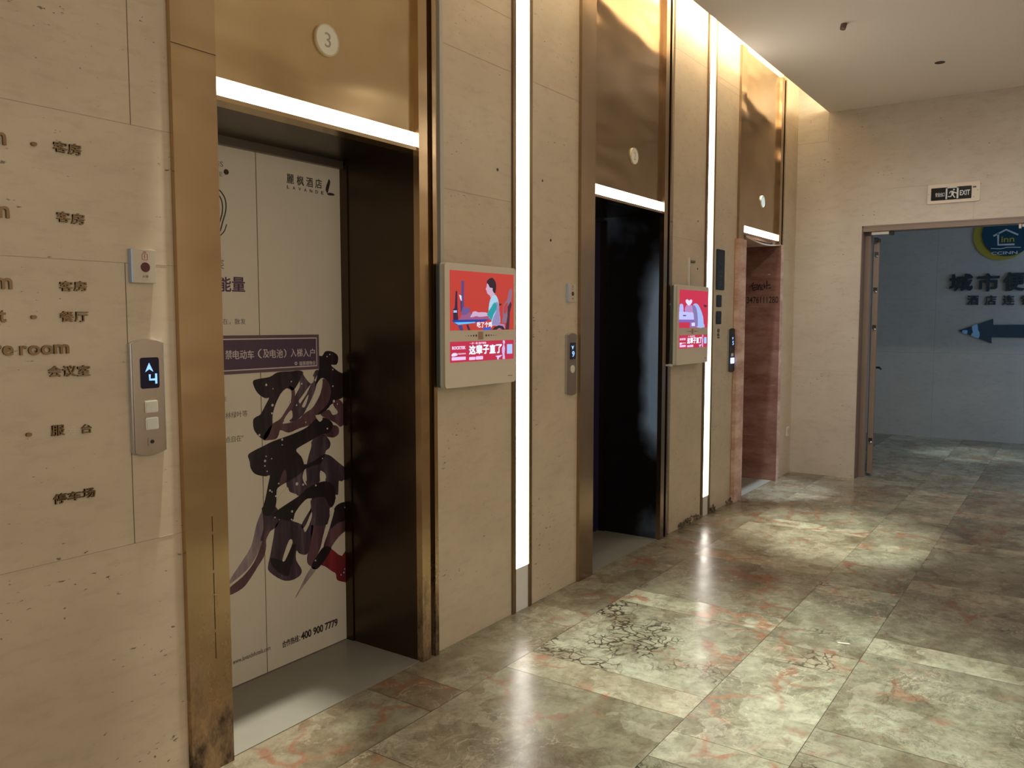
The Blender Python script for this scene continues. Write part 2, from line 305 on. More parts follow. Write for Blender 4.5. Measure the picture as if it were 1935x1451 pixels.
# ------------------------------------------------------------------ geometry helpers
def W(px, py, Y=0.0):
    """where a sight line of the photograph meets the plane y = Y (the elevator wall and planes parallel to it)"""
    r = fw * F + rt * (px - IW / 2) - up * (py - IH / 2); t = (Y - CAM.y) / r.y; return CAM + r * t
def E(px, py, X):
    r = fw * F + rt * (px - IW / 2) - up * (py - IH / 2); t = (X - CAM.x) / r.x; return CAM + r * t
class Pl:
    """a wall plane: u to the right as one faces it, v up, d out of the wall"""
    def __init__(s, ax, pos): s.ax, s.pos = ax, pos
    def __call__(s, u, v, d=0.0): return (u, s.pos - d, v) if s.ax == 'Y' else (s.pos - d, -u, v)
    def uv(s, px, py):
        p = W(px, py, s.pos) if s.ax == 'Y' else E(px, py, s.pos)
        return (p.x, p.z) if s.ax == 'Y' else (-p.y, p.z)
class MB:
    def __init__(s): s.v, s.f, s.m = [], [], []
    def add(s, vs, fs, mi=0):
        o = len(s.v); s.v += [tuple(x) for x in vs]; s.f += [tuple(i + o for i in f) for f in fs]; s.m += [mi] * len(fs); return s
    def box(s, a, b, mi=0):
        x0, x1 = sorted((a[0], b[0])); y0, y1 = sorted((a[1], b[1])); z0, z1 = sorted((a[2], b[2]))
        return s.add([(x, y, z) for x in (x0, x1) for y in (y0, y1) for z in (z0, z1)],
                     [(0, 1, 3, 2), (4, 6, 7, 5), (0, 4, 5, 1), (2, 3, 7, 6), (0, 2, 6, 4), (1, 5, 7, 3)], mi)
    def pbox(s, P, u0, v0, u1, v1, d0, d1, mi=0):
        return s.box(P(u0, v0, d0), P(u1, v1, d1), mi)
    def prism(s, P, pts, d0, d1, mi=0):
        n = len(pts); ar = sum(pts[i][0] * pts[(i + 1) % n][1] - pts[(i + 1) % n][0] * pts[i][1] for i in range(n))
        if ar < 0: pts = pts[::-1]
        vs = [P(u, v, d0) for u, v in pts] + [P(u, v, d1) for u, v in pts]
        fs = [tuple(range(n, 2 * n)), tuple(range(n - 1, -1, -1))] + [(i, (i + 1) % n, (i + 1) % n + n, i + n) for i in range(n)]
        return s.add(vs, fs, mi)
    def cyl(s, a, b, r0, r1=None, n=24, mi=0):
        a, b = Vector(a), Vector(b); r1 = r0 if r1 is None else r1
        z = (b - a).normalized(); x = z.orthogonal().normalized(); y = z.cross(x)
        vs = [a + (x * math.cos(t) + y * math.sin(t)) * r0 for t in [2 * math.pi * i / n for i in range(n)]] + \
             [b + (x * math.cos(t) + y * math.sin(t)) * r1 for t in [2 * math.pi * i / n for i in range(n)]]
        return s.add(vs, [tuple(range(n - 1, -1, -1)), tuple(range(n, 2 * n))] + [(i, (i + 1) % n, (i + 1) % n + n, i + n) for i in range(n)], mi)
    def build(s, name, mats, parent=None, bevel=0, smooth=False, root=None):
        loc = Vector((0, 0, 0))
        if parent is not None:
            p = parent; loc = Vector((0, 0, 0))
            while p is not None: loc += p.location; p = p.parent
        me = bpy.data.meshes.new(name)
        if parent is None:
            xs = list(zip(*s.v)); base = root if root is not None else Vector(((min(xs[0]) + max(xs[0])) / 2, (min(xs[1]) + max(xs[1])) / 2, min(xs[2])))
        else: base = loc
        keep = root is False
        if keep: base = Vector((0, 0, 0))
        base = Vector(base)
        me.from_pydata([Vector(v) - base for v in s.v], [], s.f)
        for m in (mats if isinstance(mats, (list, tuple)) else [mats]): me.materials.append(m)
        for p_, mi in zip(me.polygons, s.m): p_.material_index = mi; p_.use_smooth = smooth
        me.update()
        bm = bmesh.new(); bm.from_mesh(me); bmesh.ops.recalc_face_normals(bm, faces=bm.faces); bm.to_mesh(me); bm.free()
        o = bpy.data.objects.new(name, me); COL.objects.link(o)
        if parent is not None: o.parent = parent
        else: o.location = base
        if bevel:
            bv = o.modifiers.new('bevel', 'BEVEL'); bv.width = bevel; bv.segments = 2; bv.limit_method = 'ANGLE'
        return o
def tag(o, label, cat, group=None):
    o['label'] = label; o['category'] = cat
    if group: o['group'] = group
    return o
def struct(o): o['kind'] = 'structure'; return o
def thing(name, loc, label, cat, group=None):
    o = bpy.data.objects.new(name, None); COL.objects.link(o); o.location = loc; o.empty_display_size = .1
    return tag(o, label, cat, group)
_gc = {}
def glyph(body, bold=0.0, res=4):
    k = (body, bold)
    if k in _gc: return _gc[k]
    cu = bpy.data.curves.new('t', 'FONT'); cu.body = body; cu.offset = bold; cu.resolution_u = res
    o = bpy.data.objects.new('t', cu); COL.objects.link(o); bpy.context.view_layer.update()
    dg = bpy.context.evaluated_depsgraph_get(); me = bpy.data.meshes.new_from_object(o.evaluated_get(dg))
    bm = bmesh.new(); bm.from_mesh(me); bmesh.ops.remove_doubles(bm, verts=bm.verts, dist=1e-5)
    vs = [(v.co.x, v.co.y) for v in bm.verts]; fs = [tuple(v.index for v in f.verts) for f in bm.faces]
    from collections import Counter
    ec = Counter(); 
    for f in fs:
        for i in range(len(f)): ec[frozenset((f[i], f[(i + 1) % len(f)]))] += 1
    edges = [tuple(e) for e, c in ec.items() if c == 1 and len(e) == 2]
    bm.free(); bpy.data.objects.remove(o); bpy.data.meshes.remove(me); bpy.data.curves.remove(cu)
    _gc[k] = (vs, fs, edges); return _gc[k]
def text(mb, P, body, u0, v0, u1, v1, d0, d1, bold=0.0, mi=0, shear=0.0):
    """lettering fitted into a rectangle of the plane"""
    cjk = any(ord(c) > 0x2e80 for c in body)
    if cjk and bold > 0:
        b = bold * .62 * (v1 - v0)
        for k, (du, dv) in enumerate(((0, 0), (b, 0), (-b, 0), (0, b), (0, -b), (b, b), (-b, -b))): text(mb, P, body, u0 + b + du, v0 + b + dv, u1 - b + du, v1 - b + dv, d0, d1 + k * 2e-6, 0.0, mi, shear)
        return mb
    vs, fs, ed = glyph(body, 0.0 if cjk else bold); x0 = min(v[0] for v in vs); x1 = max(v[0] for v in vs); y0 = min(v[1] for v in vs); y1 = max(v[1] for v in vs)
    q = [(u0 + (x - x0) / (x1 - x0) * (u1 - u0), v0 + (y - y0) / (y1 - y0) * (v1 - v0) + shear * (x - x0) / (x1 - x0)) for x, y in vs]
    n = len(q)
    mb.add([P(u, v, d0) for u, v in q] + [P(u, v, d1) for u, v in q],
           [tuple(i + n for i in f) for f in fs] + [tuple(reversed(f)) for f in fs] + [(a, b, b + n, a + n) for a, b in ed], mi)
    return mb
def textpx(mb, P, body, x0, y0, x1, y1, d0, d1, bold=0.0, mi=0, slant=0):
    """the rectangle read off the photograph: left x, top y, right x, bottom y at its middle"""
    cx = (x0 + x1) / 2; a = P.uv(x0, (y0 + y1) / 2); b = P.uv(x1, (y0 + y1) / 2); t = P.uv(cx, y0)[1]; bo = P.uv(cx, y1)[1]
    return text(mb, P, body, a[0], bo, b[0], t, d0, d1, bold, mi)
def smoothloop(pts, k=4):
    n = len(pts); out = []
    for i in range(n):
        p0, p1, p2, p3 = pts[i - 1], pts[i], pts[(i + 1) % n], pts[(i + 2) % n]
        for j in range(k):
            t = j / k
            out.append(tuple(.5 * (2 * p1[c] + (p2[c] - p0[c]) * t + (2 * p0[c] - 5 * p1[c] + 4 * p2[c] - p3[c]) * t * t + (3 * p1[c] - p0[c] - 3 * p2[c] + p3[c]) * t ** 3) for c in (0, 1)))
    return out
def outline(mb, P, pts, d0, d1, mi=0, org=(0, 0), sc=1.0, k=0):
    """a flat printed or cut shape, its outline read off an enlarged crop of the photograph"""
    q = [P.uv(org[0] + x / sc, org[1] + y / sc) for x, y in pts]
    if k: q = smoothloop(q, k)
    return mb.prism(P, q, d0, d1, mi)
def ribbon(mb, P, pts, wd, d0, d1, mi=0):
    """a stroke of given width along (u, v) points"""
    L, R = [], []
    for i, p in enumerate(pts):
        a = pts[max(0, i - 1)]; b = pts[min(len(pts) - 1, i + 1)]; dx, dy = b[0] - a[0], b[1] - a[1]; l = math.hypot(dx, dy) or 1
        L.append((p[0] - dy / l * wd / 2, p[1] + dx / l * wd / 2)); R.append((p[0] + dy / l * wd / 2, p[1] - dx / l * wd / 2))
    for i in range(len(pts) - 1): mb.prism(P, [L[i], L[i + 1], R[i + 1], R[i]], d0, d1, mi)
    return mb
def ring(mb, P, cu, cv, r0, r1, d0, d1, a0=0, a1=360, n=40, mi=0):
    A = [math.radians(a0 + (a1 - a0) * i / n) for i in range(n + 1)]
    return ribbon(mb, P, [(cu + (r0 + r1) / 2 * math.cos(a), cv + (r0 + r1) / 2 * math.sin(a)) for a in A], abs(r1 - r0), d0, d1, mi)
def rrect(u0, v0, u1, v1, r, n=5):
    pts = []
    for cx, cy, a in ((u1 - r, v0 + r, -90), (u1 - r, v1 - r, 0), (u0 + r, v1 - r, 90), (u0 + r, v0 + r, 180)):
        for i in range(n + 1): t = math.radians(a + 90 * i / n); pts.append((cx + r * math.cos(t), cy + r * math.sin(t)))
    return pts

WALL = Pl('Y', 0.0); XE = 8.259; ENDP = Pl('X', XE); XC = 11.77; CORP = Pl('X', XC)
ZC = 3.468; ZT = 3.92; YS = -0.286

# ------------------------------------------------------------------ the setting
# elevator wall: stone piers between the openings, full height, with their joints
piers = [(-4.0, 1.531), (2.806, 3.385), (3.562, 4.05), (5.335, 5.915), (6.092, 6.60), (7.862, XE)]
m = MB()
for a, b in piers: m.box((a, 0, 0), (b, .10, ZT))
joint = [(-4, 1.531, 2.08), (-4, 1.531, 0.825), (0.95, 1.531, 1.672), (2.806, 3.385, 2.71), (2.806, 3.385, 2.96), (3.562, 4.05, 2.71), (5.335, 5.915, 3.345),
         (6.092, 6.60, 3.30), (6.092, 6.60, 3.345), (5.335, 5.915, 2.08), (7.862, XE, 2.08), (7.862, XE, 3.345), (2.806, 3.385, 2.085)]
for a, b, z in joint: m.box((a, -.0006, z - .0009), (b, .001, z + .0009), 1)
for x, z0, z1 in ((1.404, 2.08, 3.9), (1.371, .825, 1.672)): m.box((x - .0010, -.0006, z0), (x + .0010, .001, z1), 2)
struct(m.build('wall_left', [STONE, JOINT, JOINTD], root=False))
# a closed shaft wall behind everything
struct(MB().box((-4.1, .62, 0), (XE + .1, .72, ZT)).build('wall_shaft', COVEP, root=False))
# end wall with the doorway
DY0, DY1, DZ = -0.611, -2.35, 2.384
m = MB().box((XE, 0.1, 0), (XE + .16, DY0, ZT)).box((XE, DY0, DZ), (XE + .16, DY1, ZT)).box((XE, DY1, 0), (XE + .16, -4.2, ZT))
for y0, y1, z in ((0, DY0, 2.08), (0, DY1, 3.345 - .1)): pass
m.box((XE - .0006, -.0, 3.20), (XE + .001, -.286, 3.203), 1)
m.box((XE - .0006, -.284, 3.20), (XE + .001, -.287, 3.47), 1)
m.box((XE - .0006, -.80, 2.708), (XE + .001, -1.16, 2.7105), 1)
m.box((XE - .0006, -1.52, 2.39), (XE + .001, -1.522, 2.54), 1)
m.box((XE - .0006, 0, 1.02), (XE + .001, DY0, 1.0215), 1)
struct(m.build('wall_end', [STONE_E, JOINT], root=False))
struct(MB().box((-4.2, -4.3, 0), (XE, -4.2, ZT)).build('wall_right', STONE, root=False))
struct(MB().box((-4.1, -4.3, 0), (-4.0, .62, ZT)).build('wall_back', STONE, root=False))
# ceilings: the lobby slab stops short of the elevator wall and leaves a lit slot
m = MB().box((-4.1, YS, ZC), (XE, -4.3, ZC + .030)); struct(m.build('ceiling', CEIL, root=False))
m = MB().box((-4.1, .62, ZT), (XE, -.56, ZT + .05)).box((-4.1, -.60, ZC + .03), (XE, -.56, ZT + .05))
struct(m.build('ceiling_slot', COVEP, root=False))
# corridor shell
m = MB().box((XC, 1.0, 0), (XC + .1, -4.9, 3.3))
m.box((XC - .0006, 1.0, 1.093), (XC + .001, -4.9, 1.0965), 1)
for y in (-.79, -2.35, -3.9): m.box((XC - .0006, y - .0018, 0), (XC + .001, y + .0018, 3.3), 1)
struct(m.build('wall_corridor', [STONE_C, JOINT], root=False))
struct(MB().box((XE + .16, .35, 0), (XC, .45, 3.3)).build('wall_corridor_left', STONE_C, root=False))
struct(MB().box((XE + .0, -4.9, 0), (XC, -4.8, 3.3)).build('wall_corridor_right', STONE_C, root=False))
struct(MB().box((XE + .16, .45, 3.25), (XC + .1, -4.9, 3.3)).build('ceiling_corridor', CEIL, root=False))
# floor of marble slabs: squares with narrow bands between them, joints left open
rows = [(.0, -.345, 'e'), (-.345, -1.17, 'a'), (-1.17, -1.595, 'b'), (-1.595, -2.42, 'a'), (-2.42, -2.845, 'b'), (-2.845, -3.67, 'a'), (-3.67, -4.2, 'b'), (-4.2, -4.9, 'a'), (.45, 0.0, 'c')]
fv, ff, ft = [], [], []
rnd = random.Random(11)
for y1, y0, k in rows:
    st = {'e': 3.40, 'a': 3.90, 'b': 3.58, 'c': 3.9}[k]; xs = []
    i = -8
    while st + i * 1.055 < 12.2:
        xs += [st + i * 1.055, st + i * 1.055 + .21]; i += 1
    xs = sorted(x for x in xs if -4.1 < x < XC); xs = [(-4.1 if k != 'c' else XE + .16)] + [x for x in xs if k != 'c' or x > XE + .2] + [XC]
    for a, b in zip(xs, xs[1:]):
        band = b - a < .3; cx = (a + b) / 2
        t = (rnd.uniform(.62, .85) if band else rnd.uniform(.36, .66), rnd.random() ** 2, rnd.random() ** 3)
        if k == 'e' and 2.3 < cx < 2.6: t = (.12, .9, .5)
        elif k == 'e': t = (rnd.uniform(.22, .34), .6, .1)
        if k == 'a' and y1 > -.5 and 3.0 < cx < 3.9: t = (.56, .25, 1.0)
        if k == 'a' and y1 > -.5 and 4.15 < cx < 4.9: t = (.36, .5, .2)
        if k == 'a' and y1 > -.5 and 3.88 < cx < 4.12: t = (.85, .1, .0)
        if k == 'a' and y1 > -.5 and 2.0 < cx < 2.85: t = (.42, .5, .1)
        if k == 'a' and y0 < -2 and cx > 4.1: t = (.36 if not band else .62, .6, .25)
        if k == 'a' and y0 < -2 and 3 < cx < 3.9: t = (.58, .15, .0)
        if k == 'a' and y0 < -2 and 2.2 < cx < 3.0: t = (.5, .2, .9)
        if k == 'b' and y1 > -1.3 and 2.5 < cx < 3.6: t = (.66, .1, .0)
        g = .0011; o = len(fv)
        fv += [(a + g, y0 + g, 0), (b - g, y0 + g, 0), (b - g, y1 - g, 0), (a + g, y1 - g, 0)]; ff.append((o, o + 1, o + 2, o + 3)); ft.append(t)
o = len(fv); fv += [(-4.1, -4.9, -.002), (XC + .1, -4.9, -.002), (XC + .1, .7, -.002), (-4.1, .7, -.002)]; ff.append((o, o + 1, o + 2, o + 3)); ft.append((.5, .5, 0))
me = bpy.data.meshes.new('floor'); me.from_pydata(fv, [], ff); me.materials.append(MARBLE); me.materials.append(GROUT)
ca = me.color_attributes.new('tone', 'FLOAT_COLOR', 'CORNER')
for p, t in zip(me.polygons, ft):
    for li in p.loop_indices: ca.data[li].color = (*t, 1)
me.polygons[-1].material_index = 1
fo = bpy.data.objects.new('floor', me); COL.objects.link(fo); struct(fo)

# the LED tape lying on top of the ceiling slab, hidden from below
tag(MB().box((2.2, -.435, ZC + .032), (8.2, -.405, ZC + .055)).build('led_tape', LEDW), 'warm white light tape lying along the ceiling slot above the elevators', 'light')

# ------------------------------------------------------------------ vertical light strips
def strip(x0, l0, l1, x1, zl, label):
    t = thing('wall_light_strip', ((x0 + x1) / 2, 0, 0), label, 'light', 'vertical light strips set in the stone wall')
    MB().box((l0, -.004, zl), (l1, .03, ZT)).build('diffuser', LIT, t)
    MB().box((l0, -.004, 0), (l1, .03, zl)).build('unlit_end', UNLIT, t)['label'] = 'unlit grey-white lower end'
    MB().box((x0, -.010, 0), (l0, .03, ZT)).build('trim', STRIPM, t)
    MB().box((l1, -.010, 0), (x1, .03, ZT)).build('trim', STRIPM, t)
strip(3.387, 3.413, 3.532, 3.560, .228, 'tall glowing white light strip between the first two elevators')
strip(5.918, 5.946, 6.060, 6.090, .150, 'tall glowing white light strip between the dark elevator and the plywood one')

# ------------------------------------------------------------------ elevator surrounds
def surround(xl, xo, xr, head_mat, jamb_mat, reveal_mat, label, jamb_seam=False, rjamb=True):
    """xl outer left, xo/xr the opening; returns the thing"""
    t = thing('elevator_surround', ((xo + xr) / 2, 0, 0), label, 'elevator surround', 'metal elevator surrounds')
    j = MB().box((xl, -.02, 0), (xo, .449, ZT - .04)); jl = j.build('jamb', jamb_mat, t); jl['label'] = 'wide left jamb sheet'
    if jamb_seam:
        s_ = MB().box((xl, -.0206, 2.348), (xo, -.0195, 2.3505))
        s_.build('sheet_seam', GROOVE, jl); s_ = MB()
        for a, b in ((.98, .93), (.92, .80), (.79, .72), (.715, .60), (.59, .50)): s_.box((xo - .062, -.0206, a - .12), (xo - .0595, -.0195, b - .12))
        s_.build('crack', GROOVE, jl)
    r = MB().box((xr, -.02, 0), (xr + .055, .012, ZT - .04)).box((xr + .085, -.022, 0), (xr + .108, .012, ZT - .04)).build('jamb', jamb_mat, t); r['label'] = 'narrow stepped right jamb'
    MB().box((xr + .055, .004, 0), (xr + .085, .02, ZT - .04)).box((xr + .108, .0, 0), (xr + .132, .02, ZT - .04)).build('groove', GROOVE, t)
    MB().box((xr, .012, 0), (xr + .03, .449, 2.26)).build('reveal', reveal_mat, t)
    h = MB().box((xo, .006, 2.292), (xr, .03, ZT - .04)).build('header_panel', head_mat, t)
    MB().box((xo, .002, 2.230), (xr, .05, 2.290)).build('light_bar', LITB, t)['label'] = 'glowing white light bar under the header'
    MB().box((xo, -.012, 2.214), (xr, .06, 2.229)).build('header_lip', head_mat, t)
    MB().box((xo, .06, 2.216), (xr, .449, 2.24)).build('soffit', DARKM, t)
    return t
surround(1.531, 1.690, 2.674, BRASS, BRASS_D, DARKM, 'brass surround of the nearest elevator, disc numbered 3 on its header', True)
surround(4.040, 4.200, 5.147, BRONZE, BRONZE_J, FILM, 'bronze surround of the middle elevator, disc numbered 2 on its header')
# third elevator: header and light bar above, plywood below
XO3, XR3 = 6.720, 7.665
t3 = thing('elevator_surround', ((XO3 + XR3) / 2, 0, 0), 'bronze surround of the farthest elevator, only its upper part left above the plywood', 'elevator surround', 'metal elevator surrounds')
MB().box((6.60, -.02, 2.17), (XO3, .46, ZT - .22)).build('jamb', BRONZE, t3)
MB().box((XR3, -.02, 2.19), (XR3 + .07, .012, ZT - .22)).box((XR3 + .10, -.022, 2.19), (XR3 + .135, .012, ZT - .22)).build('jamb', BRONZE, t3)
MB().box((XR3 + .07, .002, 2.19), (XR3 + .10, .02, ZT - .22)).box((XR3 + .135, 0, 0), (XR3 + .197, .02, 2.9)).build('groove', GROOVE, t3)
MB().box((6.60, 0.03, ZT - .26), (7.862, .10, ZT)).build('filler_panel', COVEP, t3)
MB().box((XO3, .006, 2.292), (XR3, .03, ZT - .22)).build('header_panel', BRONZE, t3)
MB().box((XO3, .002, 2.232), (XR3, .05, 2.290)).build('light_bar', LITB, t3)['label'] = 'glowing white light bar under the header'
MB().box((XO3, -.012, 2.214), (XR3, .06, 2.231)).build('header_lip', BRONZE, t3)

# sills
for a, b, lab in ((1.69, 2.674, 'pale stone threshold of the nearest elevator, streaked with light'), (4.20, 5.147, 'pale stone threshold of the middle elevator, half in shade'),
                  (6.72, 7.70, 'pale stone threshold of the plywood-lined elevator, lit cool white')):
    tag(MB().box((a, -.0, -.0015), (b, .50, .003)).build('threshold', SILL), lab, 'threshold', 'stone thresholds of the elevators')

# ------------------------------------------------------------------ elevator doors
YD = .45; DP = Pl('Y', YD)
def door(x0, xs, x1, ztop, mats, label):
    t = thing('elevator_door', ((x0 + x1) / 2, YD, 0), label, 'elevator door', 'elevator doors')
    a = MB().box((x0, YD, .006), (xs - .0022, YD + .03, ztop)).build('door_panel', mats, t)
    b = MB().box((xs + .0022, YD, .006), (x1, YD + .03, ztop)).build('door_panel', mats, t)
    MB().box((xs - .003, YD + .012, .006), (xs + .003, YD + .034, ztop)).build('gap_seal', SLIT, t)
    return t, a, b
d1, p1, p2 = door(1.69, 2.208, 2.690, 2.196, WRAP, 'elevator door wrapped in white with dark brush strokes and hotel lettering')
for k, (xa, xb) in enumerate(((1.69, 2.645),)):
    pass
t = thing('door_frame', (2.19, .42, 0), 'dark metal frame around the white wrapped elevator door', 'door frame', 'frames around the elevator doors')
MB().box((2.668, .405, 0), (2.6738, .4495, 2.196)).build('side_rail', DARKM, t)
MB().box((1.69, .425, 2.183), (2.668, .4495, 2.216)).build('head_rail', simple('head_rail_steel', (.22, .19, .16), .4, .9), t)

# door 1 printing ---------------------------------------------------------------
def on(parent, name, mat, fn, label=None):
    mb = MB(); fn(mb); o = mb.build(name, mat, parent)
    if label: o['label'] = label
    return o
D0, D1 = 0.0002, 0.0010
on(p2, 'hotel_lettering', INK, lambda q: (textpx(q, DP, '麗', 541.5, 329, 555, 347, D0, D1, .012), textpx(q, DP, '枫', 560.5, 332.5, 574, 351, D0, D1, .012),
    textpx(q, DP, '酒', 578.5, 335.5, 591, 353.5, D0, D1, .012), textpx(q, DP, '店', 595.5, 338.5, 608, 356, D0, D1, .012)))
def lav(q):
    for i, ch in enumerate('LAVANDE'):
        x = 542.3 + i * 10.75; y = 354.0 + i * 1.85; textpx(q, DP, ch, x, y - 3.6, x + 4.6, y + 2.4, D0, D1, .01)
on(p2, 'hotel_lettering', INK, lav)
def leaf(q):
    outline(q, DP, [(845, 300), (854, 318), (850, 345), (843, 372), (838, 393), (832, 400), (822, 376), (826, 350), (836, 322)], D0, D1, 0, (400, 260), 3.818, 3)
    outline(q, DP, [(832, 404), (850, 398), (872, 402), (886, 412), (880, 418), (858, 418), (840, 414)], D0, D1, 0, (400, 260), 3.818, 3)
on(p2, 'leaf_logo', INK, leaf)
on(p1, 'slogan_lettering', PURPLE, lambda q: (textpx(q, DP, '能', 413, 523, 436.5, 551, D0, D1, .03), textpx(q, DP, '量', 438, 523.5, 463, 551, D0, D1, .026)))
on(p1, 'slogan_lettering', GREYINK, lambda q: textpx(q, DP, '姿', 408, 489, 423, 508, D0, D1, .0))
on(p1, 'small_print', GREYINK, lambda q: (textpx(q, DP, '在，散发', 421, 602, 464, 613, D0, D1, .0), textpx(q, DP, '林绿叶等', 426, 777, 467.5, 789, D0, D1), textpx(q, DP, '点自在”', 426, 823, 460, 835, D0, D1),
    textpx(q, DP, '生', 421, 749, 428.5, 758, D0, D1), textpx(q, DP, 'S', 415.5, 305.5, 421.5, 315, D0, D1), textpx(q, DP, 'US', 407, 304, 414, 313, D0, D1), textpx(q, DP, 'E', 415, 325, 419.5, 333, D0, D1)))
def emblem(q):
    c = [(398, 362), (408, 357), (417, 362), (425.5, 377), (426.5, 397), (421, 418), (416, 437)]
    for dx in (0, -6.5, -13): ribbon(q, DP, smoothpath([DP.uv(x + dx, y + abs(dx) * .5) for x, y in c]), .0052, D0, D1)
    ribbon(q, DP, smoothpath([DP.uv(x, y) for x, y in ((428, 424), (424, 436), (417, 444), (409, 447))]), .004, D0, D1)
def smoothpath(p, k=5):
    out = []
    for i in range(len(p) - 1):
        p0, p1_, p2_, p3 = p[max(0, i - 1)], p[i], p[i + 1], p[min(len(p) - 1, i + 2)]
        for j in range(k):
            t = j / k
            out.append(tuple(.5 * (2 * p1_[c] + (p2_[c] - p0[c]) * t + (2 * p0[c] - 5 * p1_[c] + 4 * p2_[c] - p3[c]) * t * t + (3 * p1_[c] - p0[c] - 3 * p2_[c] + p3[c]) * t ** 3) for c in (0, 1)))
    return out + [p[-1]]
on(p1, 'oval_emblem', INK, emblem)
def hole(q):
    c = DP.uv(427, 325); q.cyl(DP(c[0], c[1], 0), DP(c[0], c[1], .0035), .0105, n=18)
on(p1, 'screw_hole', simple('brown_hole', (.045, .025, .015), .6), hole)
on(p2, 'phone_lettering', INK, lambda q: (textpx(q, DP, '400 900 7779', 568.5, 1181.5, 638, 1196, D0, D1, .03), textpx(q, DP, '合作热线：', 533, 1205, 567, 1218, D0, D1, .02)))
def web(q):
    a = DP.uv(440, 1256); b = DP.uv(511, 1228); text(q, DP, 'www.lavandehotels.com', a[0], a[1] - .0, b[0], a[1] + .020, D0, D1, .012)
on(p1, 'web_lettering', GREYINK, web)
# brush strokes of the big abstract character; outlines from three enlarged crops
A_ = ((460, 660), 8.062); B_ = ((460, 810), 8.062); C_ = ((420, 960), 7.74)
def stroke(par, mat, crop, pts, lvl=1, k=3):
    q = MB(); outline(q, DP, pts, .0002, .0006 + .00035 * lvl, 0, crop[0], crop[1], k); return q.build('brush_stroke', mat, par)
S2 = []
S2 += [(BR_P, A_, [(640, 1130), (420, 1120), (330, 1040), (380, 1300), (300, 1370), (450, 1378), (520, 1340), (560, 1230), (690, 1270), (860, 1200), (1130, 1120), (1150, 1090), (1100, 1010), (960, 1000), (800, 1080)], 0)]
S2 += [(BR_P, A_, [(1380, 740), (1500, 800), (1570, 1000), (1560, 1100), (1480, 1180), (1400, 1120), (1200, 1020), (1180, 960), (1300, 920), (1360, 1000), (1440, 960), (1370, 850)], 0)]
S2 += [(BR_P, A_, [(1300, 480), (1400, 600), (1330, 800), (1230, 930), (1120, 1000), (960, 1010), (900, 1080), (820, 1170), (770, 1225), (850, 1110), (900, 1000), (1040, 900), (1110, 800), (1180, 650), (1200, 470), (1240, 450)], 1)]
S2 += [(BR_V, A_, [(1150, 330), (1080, 470), (1000, 560), (900, 700), (840, 800), (930, 900), (880, 980), (800, 1080), (730, 980), (720, 860), (790, 700), (860, 560), (830, 440), (700, 400), (760, 330), (890, 330), (950, 420), (1010, 500), (1090, 330)], 1)]
S2 += [(BR_V, A_, [(1060, 480), (1110, 540), (1040, 740), (960, 900), (900, 1000), (800, 1080), (700, 1090), (830, 880), (960, 680)], 2)]
S2 += [(BR_D, A_, [(1145, 110), (1200, 100), (1250, 30), (1350, 35), (1430, 90), (1440, 170), (1410, 235), (1330, 240), (1450, 340), (1560, 390), (1590, 480), (1560, 640), (1500, 740), (1420, 770), (1330, 850), (1230, 950), (1100, 1010), (1280, 830), (1330, 640), (1280, 480), (1180, 440), (1090, 560), (1130, 380), (1150, 280)], 2)]
S2 += [(BR_D, A_, [(145, 485), (230, 450), (400, 420), (520, 350), (700, 335), (880, 335), (860, 460), (760, 620), (690, 600), (640, 600), (560, 680), (480, 850), (440, 1000), (430, 1180), (340, 1370), (240, 1330), (160, 1220), (148, 1080), (190, 1030), (260, 990), (330, 860), (390, 740), (330, 745), (230, 680), (170, 590)], 3)]
S2 += [(BR_P, A_, [(690, 560), (730, 640), (720, 800), (640, 940), (560, 1060), (450, 1130), (340, 1260), (300, 1380), (420, 1375), (520, 1330), (560, 1200), (620, 1080), (740, 900), (780, 720), (770, 600)], 3)]
S2 += [(BR_P, A_, [(1180, 1200), (1330, 1150), (1440, 1180), (1450, 1280), (1380, 1340), (1290, 1335), (1180, 1300)], 1)]
S2 += [(BR_V, B_, [(1030, 210), (1130, 100), (1250, 110), (1320, 200), (1310, 290), (1260, 330), (1240, 380), (1170, 470), (1180, 600), (1160, 800), (1060, 880), (960, 850), (950, 700), (960, 560), (1000, 380)], 1)]
S2 += [(BR_V, B_, [(1180, 400), (1300, 400), (1430, 500), (1560, 610), (1590, 700), (1500, 800), (1450, 800), (1440, 1000), (1380, 980), (1330, 900), (1250, 800), (1250, 690), (1160, 620), (1110, 540)], 2)]
S2 += [(BR_V, B_, [(620, 600), (700, 560), (960, 540), (920, 640), (900, 760), (960, 860), (1100, 850), (1000, 980), (830, 1020), (690, 950), (660, 880), (640, 720)], 2)]
S2 += [(BR_D, B_, [(70, 400), (160, 335), (290, 270), (450, 190), (700, 100), (890, 20), (1000, -50), (1120, -160), (1260, -160), (1360, -70), (1300, 60), (1180, 90), (1040, 170), (860, 270), (800, 330), (880, 430), (915, 520), (930, 560), (1100, 470), (1240, 380), (1180, 520), (960, 600), (820, 720), (680, 800), (520, 900), (500, 1000), (500, 1060), (480, 1200), (400, 1330), (290, 1280), (330, 1080), (380, 830), (400, 710), (330, 725), (180, 690), (110, 600), (95, 500)], 3)]
S2 += [(BR_P, B_, [(640, 640), (650, 790), (560, 860), (540, 820), (600, 650)], 4)]
S2 += [(BR_D, B_, [(430, 1320), (520, 1240), (700, 1120), (850, 1020), (980, 900), (1180, 810), (1290, 810), (1390, 900), (1390, 1110), (1320, 1200), (1230, 1040), (1050, 1060), (960, 1070), (860, 1170), (780, 1290), (740, 1400), (560, 1380)], 3)]
